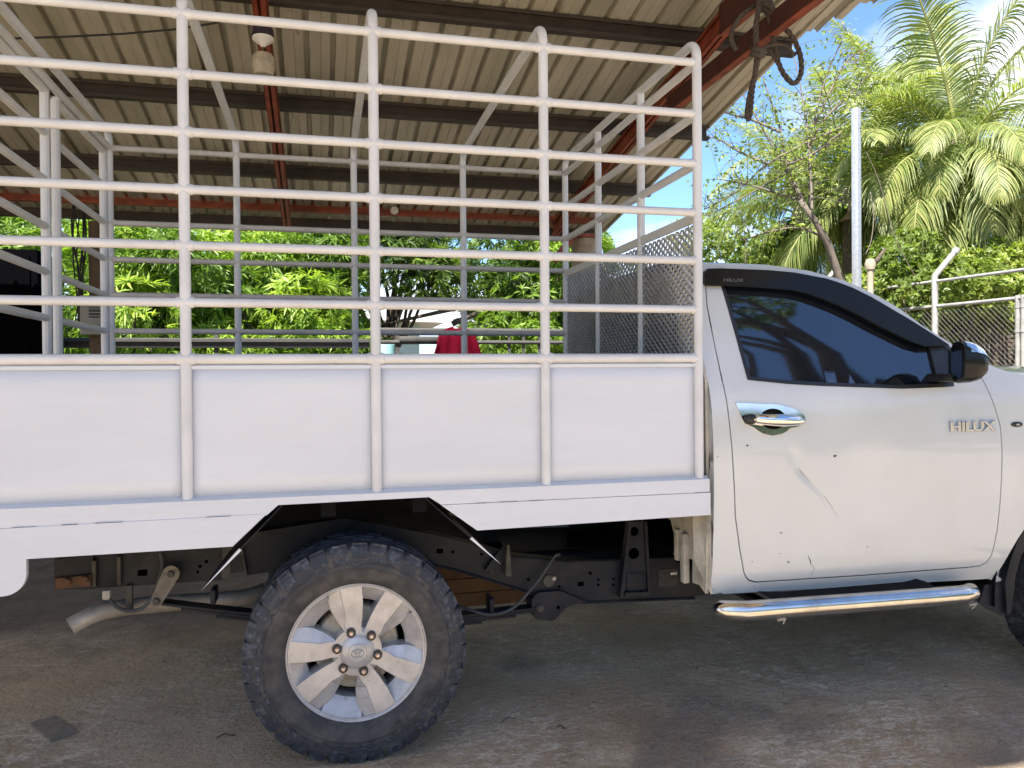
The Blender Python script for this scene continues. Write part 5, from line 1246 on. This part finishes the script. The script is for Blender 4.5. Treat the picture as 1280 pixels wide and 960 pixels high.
# ================================================================== RIGHT: fence, post, palms
# chain-link fence line
f0 = at(1280, 372, Z=2.1); f1 = at(1130, 387, Z=2.1); fd = (f1 - f0); fd.z = 0; fd.normalize()
A = f0 - fd * 2.2; Bq = f0 + fd * 9.0
cf = empty('chain_link_fence', (A.x, A.y, 0), 0, 'galvanised chain link fence with two pipe rails and outward bent posts', 'fence')
def fp(s, z): return Vector((A.x + fd.x * s, A.y + fd.y * s, z))
LEN = (Bq - A).length
zr1 = 2.1 + (at(1280, 337, D=(f0 - Vector(CP.tolist())).dot(Vector(CR[2].tolist()))).z - f0.z)
MB().tube([fp(0, 2.1), fp(LEN, 2.1)], 0.021, 10).build('top_rail', M_['fencep'], cf, off=cf.location)
MB().tube([fp(0, zr1), fp(LEN, zr1)], 0.019, 10).build('top_rail', M_['fencep'], cf, off=cf.location)
def hit(px, py):
    v = ray(px, py); n = np.array([fd.y, -fd.x, 0]); t = (np.array(A) - CP) @ n / (v @ n); p = CP + v * t; return (Vector(p.tolist()) - A).dot(fd), p[2]
for (px, py, arm) in ((1168.5, 345, (1196, 312)), (1032, 352, (1045, 337)), (1272, 375, None), (1279, 375, None)):
    s, z = hit(px, py); s2 = None
    if arm:
        Dp = (fp(s, z) - Vector(CP.tolist())).dot(Vector(CR[2].tolist())); tip = at(arm[0], arm[1], D=Dp)
        b = MB().tube([fp(s, 0), fp(s, z * 0.6), fp(s, z), fp(s, z).lerp(tip, 0.04), tip], 0.033, 12); pst = b.build('post', M_['fencep'], cf, off=cf.location)
        d = (tip - fp(s, z)).normalized(); MB().tube([tip - d * 0.05, tip + d * 0.008], 0.040, 12).build('cap', M_['fencep'], pst, off=cf.location)
    else:
        b = MB().tube([fp(s, 0), fp(s, 2.13)], 0.024, 10); pst = b.build('post', M_['fencep'], cf, off=cf.location)
        for zz in (1.3, 1.75, 2.0): MB().tube([fp(s, zz), fp(s, zz + 0.03)], 0.030, 10).build('band', M_['fencep'], pst, off=cf.location)
# wire diamonds
b = MB(); cs = 0.058; ht = 2.08; z0_ = 0.9; nH = int((ht - z0_) / cs)
v = []; f = []
def wireseg(p, q, r):
    d = (q - p).normalized(); u = d.orthogonal().normalized() * r; w_ = d.cross(u)
    n0 = len(v); 
    for c in (p, q):
        for k in range(3): a = 2 * pi * k / 3; v.append(tuple(c + u * cos(a) + w_ * sin(a)))
    for k in range(3): f.append((n0 + k, n0 + (k + 1) % 3, n0 + 3 + (k + 1) % 3, n0 + 3 + k))
H = nH * cs
s = -H
while s < LEN:
    for sg in (1, -1):
        sa_, sb_ = (s, s + H) if sg > 0 else (s + H, s)
        za_, zb_ = z0_, z0_ + H
        # clip
        def cl_(s0, z0, s1, z1):
            P0 = [s0, z0]; P1 = [s1, z1]
            for (a, c) in ((P0, P1), (P1, P0)):
                if a[0] < 0: t = (0 - a[0]) / (c[0] - a[0]); a[1] += (c[1] - a[1]) * t; a[0] = 0
                if a[0] > LEN: t = (LEN - a[0]) / (c[0] - a[0]); a[1] += (c[1] - a[1]) * t; a[0] = LEN
            return P0, P1
        if max(sa_, sb_) <= 0 or min(sa_, sb_) >= LEN: continue
        p, q = cl_(sa_, za_, sb_, zb_); off_ = Vector((fd.y, -fd.x, 0)) * 0.003 * sg
        wireseg(fp(p[0], p[1]) + off_, fp(q[0], q[1]) + off_, 0.0012)
    s += cs * 1.0
mesh_obj('wire_mesh', v, f, M_['fencew'], cf, False, cf.location, kind='stuff')
# tall galvanised post
gp = at(1071, 358, D=8.2); gt = at(1067.5, 136, D=8.2); gpo = empty('tall_steel_post', (gp.x, gp.y, 0), 0, 'tall square galvanised steel post standing alone behind the cab', 'post')
b = MB().box((gp.x, gp.y, gt.z / 2), (0.072, 0.072, gt.z), Matrix.Rotation(radians(20), 3, 'Z'), bev=0.008); b.build('tube', M_['galv'], gpo, off=gpo.location)
MB().box((gp.x + 0.02, gp.y - 0.045, gt.z - 0.22), (0.012, 0.012, 0.012)).build('screw', M_['chip'], gpo, off=gpo.location)
# brown pipe with a clamp
p = at(1088, 380, D=9.0); t_ = at(1086, 322, D=9.0); bp_ = empty('pipe_post', (p.x, p.y, 0), 0, 'short brown pipe post with a rusty clamp beside the tall steel post', 'post')
MB().tube([(p.x, p.y, 0), (p.x, p.y, t_.z - 0.02)], 0.035, 12).build('pipe', M_['conc_col'], bp_, off=bp_.location)
b = MB().lathe([(0, -0.07), (0.05, -0.06), (0.062, 0), (0.045, 0.06), (0, 0.07)], (p.x, p.y, t_.z - 0.08), 'Z', 14); b.build('clamp', M_['conc_col'], bp_, off=bp_.location)
q = at(1107, 310, D=9.0); MB().tube([(p.x, p.y, t_.z - 0.08), ((p.x + q.x) / 2, p.y, (t_.z + q.z) / 2 - 0.09), tuple(q)], [0.03, 0.028, 0.014], 8).build('stub_branch', M_['bark'], bp_, True, off=bp_.location)
b = MB().tube(smooth_path([at(1082, 318, D=9), at(1089, 300, D=9), at(1092, 270, D=9), at(1088, 240, D=9)], 5), 0.006, 5); b.tube(smooth_path([at(1150, 355, D=9), at(1120, 300, D=9), at(1100, 230, D=9), at(1083, 190, D=9)], 5), 0.004, 5)
tag(b.build('vine', M_['twig'], None, True), 'thin dry vines hanging over the brown pipe post', 'vine')
# brick stack beyond the fence
bw = at(1195, 460, D=12.0); bwall = empty('brick_stack', (bw.x, bw.y, 0), 0, 'tall stack of tan bricks beyond the chain link fence, sloping down to the right', 'brick stack')
dr = Vector((CR[0][0], CR[0][1], 0)).normalized(); dn = Vector((-dr.y, dr.x, 0))
brick = MB().box((0, 0, 0), (0.193, 0.10, 0.047), bev=0.004).build('brick', M_['brick'], bwall, False)
zz0 = 1.15; rs = random.Random(9); cnt = 0
Rm = Matrix.Rotation(math.atan2(dr.y, dr.x), 3, 'Z')
ct = Vector((bw.x, bw.y, 0)) - dr * 0.4
for j in range(22):
    z = zz0 + j * 0.062
    for i in range(13):
        u = i * 0.21 + (0.1 if j % 2 else 0); top = 2.30 + 0.10 * sin(u * 2) - 0.16 * abs(u - 0.6)
        if z > top or cnt >= 290: continue
        o = brick if cnt == 0 else clone(brick, bwall); cnt += 1
        c = ct + dr * u + dn * rs.uniform(-0.015, 0.015); o.location = (c.x - bw.x, c.y - bw.y, z)
        o.rotation_euler = (0, rs.uniform(-0.03, 0.03), math.atan2(dr.y, dr.x) + rs.uniform(-0.05, 0.05))
b = MB()
for j in range(18):
    for i in range(13): c = ct + dr * (i * 0.21 + (0.1 if j % 2 else 0)); b.box((c.x, c.y, 0.03 + j * 0.062), (0.195, 0.10, 0.046), Rm)
b.build('lower_courses', M_['brick'], bwall, False, kind='stuff', off=bwall.location)
# ---- palms
def frond_mesh(name, Lf, pitch, curl, seedv, m, droopl=0.5, leaf=0.70, npair=84, wd=0.025):
    """one frond in local space, leaving the crown along +X"""
    rg = np.random.default_rng(seedv); n = 26; pts = []; p = np.array([0.0, 0, 0]); a = pitch; side = rg.uniform(-0.25, 0.25)
    for i in range(n + 1):
        pts.append(p.copy()); a -= curl / n * (0.5 + 1.1 * i / n); p = p + np.array([cos(a), side * (i / n) * 0.3, sin(a)]) * Lf / n
    pts = np.array(pts); tan = np.gradient(pts, axis=0); tan /= np.linalg.norm(tan, axis=1, keepdims=True)
    V = []; Fc = []; R_ = []
    def addq(vs, fs, r):
        b0 = len(V); V.extend(vs); R_.extend([r] * len(vs)); Fc.extend([tuple(b0 + i for i in q) for q in fs])
    # rachis
    k = 5
    for i in range(n + 1):
        T = tan[i]; sd = np.cross(T, [0, 0, 1]); sd = sd / (np.linalg.norm(sd) + 1e-6); up = np.cross(sd, T); r = 0.022 * (1 - 0.85 * i / n) + 0.003
        for q in range(k): an = 2 * pi * q / k; V.append(pts[i] + (sd * cos(an) + up * sin(an)) * r); R_.append(0.9)
        if i:
            for q in range(k): Fc.append(((i - 1) * k + q, (i - 1) * k + (q + 1) % k, i * k + (q + 1) % k, i * k + q))
    for j in range(npair):
        t = 0.10 + 0.90 * (j + rg.uniform(-0.3, 0.3)) / npair; t = min(max(t, 0.08), 0.995); fi = t * n; i0 = int(fi); fr_ = fi - i0; i1 = min(i0 + 1, n)
        pp = pts[i0] * (1 - fr_) + pts[i1] * fr_; T = tan[i0] * (1 - fr_) + tan[i1] * fr_; T /= np.linalg.norm(T)
        sd = np.cross(T, [0, 0, 1]); sd /= (np.linalg.norm(sd) + 1e-6); up = np.cross(sd, T)
        ll = leaf * (0.55 + 0.9 * sin(pi * min(1, t * 0.9 + 0.12))) * (1.0 if t < 0.85 else 1.0 - 2.4 * (t - 0.85)) * rg.uniform(0.85, 1.1)
        for s in (-1, 1):
            d = sd * s * 0.86 + T * (0.45 + 0.5 * t) + up * rg.uniform(-0.05, 0.25); d /= np.linalg.norm(d)
            dd = d.copy(); q = pp.copy(); ns = 5; ww = wd * rg.uniform(0.8, 1.15); wn_ = np.cross(d, up); wn_ /= np.linalg.norm(wn_) + 1e-9
            vs = []; 
            for e in range(ns + 1):
                w2 = ww * (0.5 if e == 0 else (1.0 if e < 3 else (0.6 if e < ns else 0.08))) * 0.5
                wv_ = np.cross(dd, np.cross(wn_, dd)); wv_ = wn_ - dd * (wn_ @ dd); wv_ /= np.linalg.norm(wv_) + 1e-9
                vs += [q + wv_ * w2, q - wv_ * w2]
                dd = dd + np.array([0, 0, -1.0]) * droopl * (0.25 + 0.35 * e) * rg.uniform(0.5, 1.6) / ns * 2; dd /= np.linalg.norm(dd); q = q + dd * ll / ns
            addq(vs, [(2 * e, 2 * e + 1, 2 * e + 3, 2 * e + 2) for e in range(ns)], float(np.clip(rg.normal(0.45 + 0.25 * t, 0.16), 0, 1)))
    me = bpy.data.meshes.new(name); me.from_pydata([tuple(x) for x in V], [], Fc); me.update(); me.polygons.foreach_set('use_smooth', [True] * len(me.polygons))
    at_ = me.attributes.new('rnd', 'FLOAT', 'POINT'); at_.data.foreach_set('value', np.array(R_, dtype=np.float32)); me.materials.append(m); return me
FM = {}
for i, (pt, cu, dr_) in enumerate(((82, 50, 0.35), (68, 75, 0.45), (50, 95, 0.55), (30, 105, 0.65), (8, 95, 0.8), (-18, 75, 0.95), (-45, 45, 1.1))):
    for k in range(2):
        FM[(i, k)] = frond_mesh('frond', 3.3 - 0.1 * i, radians(pt), radians(cu), 100 + i * 3 + k, M_['palmleaf'], dr_ + (0.35 if i < 2 else 0.1), leaf=(0.46, 0.52, 0.60, 0.66, 0.68, 0.70, 0.70)[i])
YF_ = frond_mesh('frond', 2.4, radians(-55), radians(30), 300, M_['palmyellow'], 1.1)
def palm(px, py, D, sc_, nf, label, seedv, yellow=0, levels=(0, 3, 1, 4, 2, 5, 2, 3, 6, 3, 3, 4, 1, 4, 5, 4, 6, 5, 6, 5, 2, 4, 0, 6, 3, 5), fixed=None, group='coconut palms beyond the fence'):
    rd = random.Random(seedv); c = at(px, py, D=D); root = empty('coconut_palm', (c.x, c.y, 0), 0, label, 'palm tree', group)
    b = MB(); pts = [(0.25 * sin(t * 2), 0.1 * t, c.z * t) for t in np.linspace(0, 1, 14)]; ox, oy = pts[-1][0], pts[-1][1]
    pts = [(x - ox, y - oy, z) for x, y, z in pts]
    tr = b.tube(pts, [0.17 - 0.05 * t + 0.006 * (i % 2) for i, t in enumerate(np.linspace(0, 1, 14))], 12).build('trunk', M_['bark'], root, True)
    MB().lathe([(0, -0.35), (0.16, -0.3), (0.20, -0.1), (0.14, 0.12), (0.05, 0.25), (0, 0.3)], (0, 0, c.z), 'Z', 14).build('crown_shaft', M_['conc_col'], root, True)
    for k in range(9):
        a = rd.uniform(0, 2 * pi); s = rd.uniform(0.07, 0.10)
        bm = bmesh.new(); bmesh.ops.create_icosphere(bm, subdivisions=1, radius=s); vv = [Vector((q.co.x + 0.24 * cos(a), q.co.y + 0.24 * sin(a), q.co.z * 1.2 + c.z - 0.15 - 0.12 * rd.random())) for q in bm.verts]; bm.verts.index_update(); ff = [tuple(q.index for q in p.verts) for p in bm.faces]; bm.free()
        mesh_obj('coconut', vv, ff, M_['rust'] if k % 2 else M_['mango'], root, True)
    if fixed is None:
        fixed = []
        for i, lv in enumerate(levels[:nf]): fixed.append((lv, (i * 137.5 + rd.uniform(-14, 14)), rd.uniform(0.88, 1.08)))
    for i, (lv, az_, s) in enumerate(fixed):
        me = FM[(lv, i % 2)] if lv < 9 else YF_
        o = bpy.data.objects.new('frond', me); link(o, root); o.location = (0, 0, c.z); o.rotation_euler = (rd.uniform(-0.15, 0.15), rd.uniform(-0.08, 0.08), radians(az_)); o.scale = (s * sc_,) * 3
    return root
# azimuth 0 = +X. the camera's right is about -14 degrees, its left about 166
palm(1200, 190, 11.0, 1.0, 22, 'large coconut palm with tall upright fronds at the right', 4,
     fixed=[(0, 200, 1.05), (0, 40, 1.0), (0, -60, 0.95), (1, 150, 0.8), (1, -20, 1.1), (1, 60, 1.0), (2, 185, 0.78), (2, 10, 1.05), (2, -80, 0.85), (3, 165, 0.70), (3, -30, 0.9), (3, 250, 0.62), (3, 90, 0.9), (4, 190, 0.75), (4, 215, 0.62), (4, -15, 0.8), (4, -55, 0.7), (4, 120, 0.8), (5, 235, 0.7), (5, 265, 0.62), (5, -40, 0.7), (5, 175, 0.8), (6, 220, 0.75), (6, -70, 0.8), (6, 300, 0.7), (6, 160, 0.8), (9, -35, 0.8), (5, 200, 0.8), (6, 250, 0.9), (6, 195, 0.9), (5, 280, 0.8), (6, 275, 0.95), (6, -20, 0.95), (4, 245, 0.7), (3, 215, 0.6), (4, -90, 0.7)])
palm(1110, 175, 15.0, 0.9, 26, 'dark coconut palm behind the tall steel post', 6)
palm(1000, 268, 16.0, 0.85, 24, 'smaller coconut palm low above the cab roof', 8)
palm(1062, 250, 12.0, 0.75, 24, 'coconut palm with drooping fronds just left of the tall steel post', 10)
palm(1405, 200, 13.0, 0.95, 26, 'coconut palm mostly cut off by the right edge', 12)
palm(1260, 255, 14.0, 0.8, 18, 'low coconut palm under the large one at the right', 14)
# sparse small-leaved tree with thin twigs against the sky
random.seed(77); rng = np.random.default_rng(77)
stb = at(1058, 380, D=9.6)
stree = empty('sparse_tree', (stb.x, stb.y, 0), 0, 'thin leaning tree with sparse yellow-green leaves against the blue sky', 'tree')
b = MB(); Pl = []; 
def px3(px, py, D): return at(px, py, D=D)
main = [px3(1062, 400, 9.6), px3(1050, 350, 9.6), px3(1035, 305, 9.5), px3(1018, 275, 9.4), px3(1000, 250, 9.4)]
b.tube([(stb.x, stb.y, 0)] + main, [0.07, 0.055, 0.05, 0.045, 0.035, 0.03], 8)
brs = [[(1000, 250), (975, 243), (940, 232), (905, 225)], [(1012, 258), (1012, 200), (1018, 150), (1035, 90), (1058, 40)], [(1015, 262), (1014, 230), (1010, 170), (1003, 120), (990, 60)],
       [(1005, 252), (985, 210), (975, 160), (958, 110), (945, 70)], [(1000, 250), (970, 190), (930, 120), (915, 95)], [(1050, 160), (1010, 178), (960, 205), (920, 240), (880, 262)],
       [(1052, 165), (1000, 205), (950, 235), (885, 270)], [(1035, 300), (1000, 285), (960, 290), (930, 300)], [(1010, 185), (1030, 150), (1060, 120), (1085, 95)], [(985, 205), (1010, 195), (1035, 180)],
       [(975, 165), (940, 150), (905, 140), (885, 130)], [(960, 205), (925, 190), (900, 175), (880, 170)], [(1016, 160), (1040, 110), (1060, 75), (1090, 60)]]
twp = []
for kk, br in enumerate(brs):
    D = 9.4 + random.uniform(-0.3, 0.5); P3 = [px3(x, y, D + 0.1 * i) for i, (x, y) in enumerate(br)]; sp_ = smooth_path(P3, 8)
    b.tube(sp_, [0.015 * (1 - 0.75 * i / len(sp_)) + 0.0025 for i in range(len(sp_))], 6)
    for q in sp_[3:]:
        for s_ in range(random.choice((1, 1, 2))):
            d = Vector((random.uniform(-1, 1), random.uniform(-0.7, 0.7), random.uniform(-0.45, 0.9))).normalized() * random.uniform(0.15, 0.5)
            b.tube([q, q + d * 0.5 + Vector((0, 0, 0.03)), q + d], [0.004, 0.003, 0.0015], 4); twp.append((q, d))
b.build('trunk', M_['twig'], stree, True, off=stree.location)
P = []; D_ = []
for q, d in twp:
    for k in range(random.randint(3, 9)):
        t = random.uniform(0.3, 1.05); p = q + d * t + Vector([random.gauss(0, 0.035) for _ in range(3)]); P.append(tuple(p)); D_.append((random.gauss(0, 1), random.gauss(0, 1), random.gauss(-0.3, 0.6)))
P = np.array(P); D_ = np.array(D_); n = len(P)
leaves_mesh('crown', P, D_, unit(n) + np.array([[0, 0, 1.2]]), rng.uniform(0.04, 0.085, n), rng.uniform(0.024, 0.042, n), M_['smallleaf'], stree, off=stree.location)
# green bushes behind the cab
G2 = 'leafy bushes beyond the chain link fence'
bush('leafy_bush', 905, 11.5, 4.9, 1.6, 34, 'smallleaf', 'yellow-green bushy tree directly behind the front of the stake bed', 'bush', 0.10, 0.042, 110, 8, 5, G2)
bush('leafy_bush', 1000, 12.0, 4.1, 1.5, 30, 'smallleaf', 'low yellow-green bush showing above the cab roof', 'bush', 0.10, 0.042, 110, 8, 6, G2)
bush('leafy_bush', 945, 14.5, 5.6, 2.2, 40, 'mango', 'broad green bush farther back left of the palms', 'bush', 0.14, 0.04, 100, 8, 7, G2)
bush('leafy_bush', 1180, -10.0, 3.2, 1.2, 22, 'smallleaf', 'yellow-green bush behind the bent fence post', 'bush', 0.085, 0.045, 110, 8, 8, G2, 0.74)
bush('leafy_bush', 1262, -10.4, 3.1, 1.2, 22, 'smallleaf', 'bush with small leaves behind the fence at the right edge', 'bush', 0.08, 0.04, 110, 8, 9, G2, 0.74)
bush('leafy_bush', 1120, -12.6, 3.1, 1.4, 24, 'smallleaf', 'shrub mass below the palms behind the steel post', 'bush', 0.12, 0.045, 100, 8, 10, G2, 0.25)
bush('leafy_bush', 1330, 9.0, 4.0, 2.0, 30, 'smallleaf', 'tall bush beyond the right edge of the fence', 'bush', 0.12, 0.045, 90, 8, 12, G2, 0.25)
# far belt of trees closing the view
random.seed(5); rng = np.random.default_rng(5)
cl = []
for k in range(150):
    a = radians(-62 + 150 * k / 150 + random.uniform(-1, 1)); R0 = random.uniform(24, 34)
    if 0.05 < a < 0.20: continue
    c = (CP[0] + R0 * sin(a), CP[1] + R0 * cos(a), random.uniform(0.5, 3.6 if a > 0.25 else 3.0)); s = random.uniform(0.9, 1.7); cl.append((c, (s, s, s * 0.9)))
P, D, Nn, Lg, Wg, rv = whorl_crown(cl, 150, 5, 0.34, 0.13)
o = leaves_mesh('distant_trees', P, D, Nn, Lg, Wg, M_['darkleaf'], None, rnd=rv); o['kind'] = 'stuff'; tag(o, 'far belt of dark green trees closing the view behind everything', 'trees')
cl = []  # unseen trees added behind the camera to hold back low sky light
for k in range(110):
    a = radians(100 + 160 * k / 110 + random.uniform(-1, 1)); R0 = random.uniform(18, 24)
    c = (CP[0] + R0 * sin(a), CP[1] + R0 * cos(a), random.uniform(0.4, 4.4)); s = random.uniform(1.1, 1.9); cl.append((c, (s, s, s * 0.9)))
P, D, Nn, Lg, Wg, rv = whorl_crown(cl, 130, 5, 0.40, 0.18)
o = leaves_mesh('distant_trees', P, D, Nn, Lg, Wg, M_['darkleaf'], None, rnd=rv); tag(o, 'unseen line of trees added behind the photographer to block low sky light', 'trees', kind='stuff')
# unseen tree added behind the camera, shaped to darken the side window's reflection
tree('leafy_tree', (11.8, -6.2, 0), 12.2, 2.3, 10, 230, 6, 0.20, 0.06, M_['darkleaf'], 'unseen leaning tree added behind the photographer to darken the side window reflection', 'tree', 'leafy trees behind the shelter', zlow=0.80, csize=1.2, seedv=92, lean=(-5.2, 0.0), trunk_r=0.22)
# ================================================================== SMALL THINGS ON THE GROUND
def gpt(px, py): p = at(px, py, Z=0.0); return (p.x, p.y, gz(p.x, p.y))
pl = [gpt(*q) for q in ((37, 905), (70, 895), (96, 915), (63, 927))]
cx_ = sum(p[0] for p in pl) / 4; cy_ = sum(p[1] for p in pl) / 4; czz = sum(p[2] for p in pl) / 4
sc_o = MB().prism([(p[0], p[1]) for p in pl], czz + 0.001, czz + 0.011, 'XY').build('scrap_board', M_['card'], None, False); sc_o.rotation_euler = (0, 0, 0)
tag(sc_o, 'thin brown scrap of board lying on the concrete at the lower left', 'scrap')
rs = random.Random(31)
def twig(px, py, ln, ang, lb):
    p = Vector(gpt(px, py)) + Vector((0, 0, 0.006)); d = Vector((cos(ang), sin(ang), 0)) * ln
    pts = [p, p + d * 0.4 + Vector((0, 0.01, 0.006)), p + d * 0.7 + Vector((0.006, -0.006, 0.003)), p + d]
    tag(MB().tube(smooth_path(pts, 4), [0.0022] * 12 + [0.0012], 5).build('twig', M_['twig'] if rs.random() < 0.3 else M_['wire'], None, True), lb, 'twig', 'twigs lying on the concrete')
twig(627, 903, 0.075, 0.5, 'dark curved twig on the concrete right of the rear tyre')
twig(878, 879, 0.05, -0.9, 'short dark twig on the concrete midway between tyre and step')
twig(697, 910, 0.03, -0.7, 'tiny dark twig on the concrete below the spring hanger')
twig(270, 925, 0.07, 0.2, 'dark twig lying left of the rear tyre foot')
random.seed(12); rng = np.random.default_rng(12)
pb = MB(); 
for k in range(420):
    x = random.uniform(-1.4, 4.2); y = random.uniform(-0.9, 3.0); r = random.uniform(0.0015, 0.005) * (1.6 if random.random() < 0.06 else 1); z = gz(x, y)
    v_ = [Vector((x + r * cos(a) * random.uniform(0.7, 1.3), y + r * sin(a) * random.uniform(0.7, 1.3), z)) for a in (0, 1.57, 3.14, 4.71)] + [Vector((x, y, z + r * random.uniform(0.5, 0.9)))]
    pb.add(v_, [(0, 1, 4), (1, 2, 4), (2, 3, 4), (3, 0, 4)])
lb_ = MB()
for k in range(70):
    x = random.uniform(-1.2, 4.2); y = random.uniform(-0.6, 2.6); z = gz(x, y) + 0.003; a = random.uniform(0, 6.28); l_ = random.uniform(0.006, 0.02); w_ = l_ * random.uniform(0.2, 0.45)
    e = Vector((cos(a), sin(a), 0)); n_ = Vector((-sin(a), cos(a), 0)); c = Vector((x, y, z)); up = Vector((0, 0, random.uniform(0.001, 0.005)))
    lb_.add([c - e * l_, c + n_ * w_ + up, c - n_ * w_ + up, c + e * l_ + up * 0.5], [(0, 2, 3, 1)])
tag(lb_.build('leaf_litter', M_['card'], None, False, kind='stuff'), 'tiny dry leaf bits scattered over the concrete yard', 'litter')
tag(pb.build('grit', M_['chassis_dusty'], None, False, kind='stuff'), 'fine grit and crumbs scattered on the concrete', 'grit')
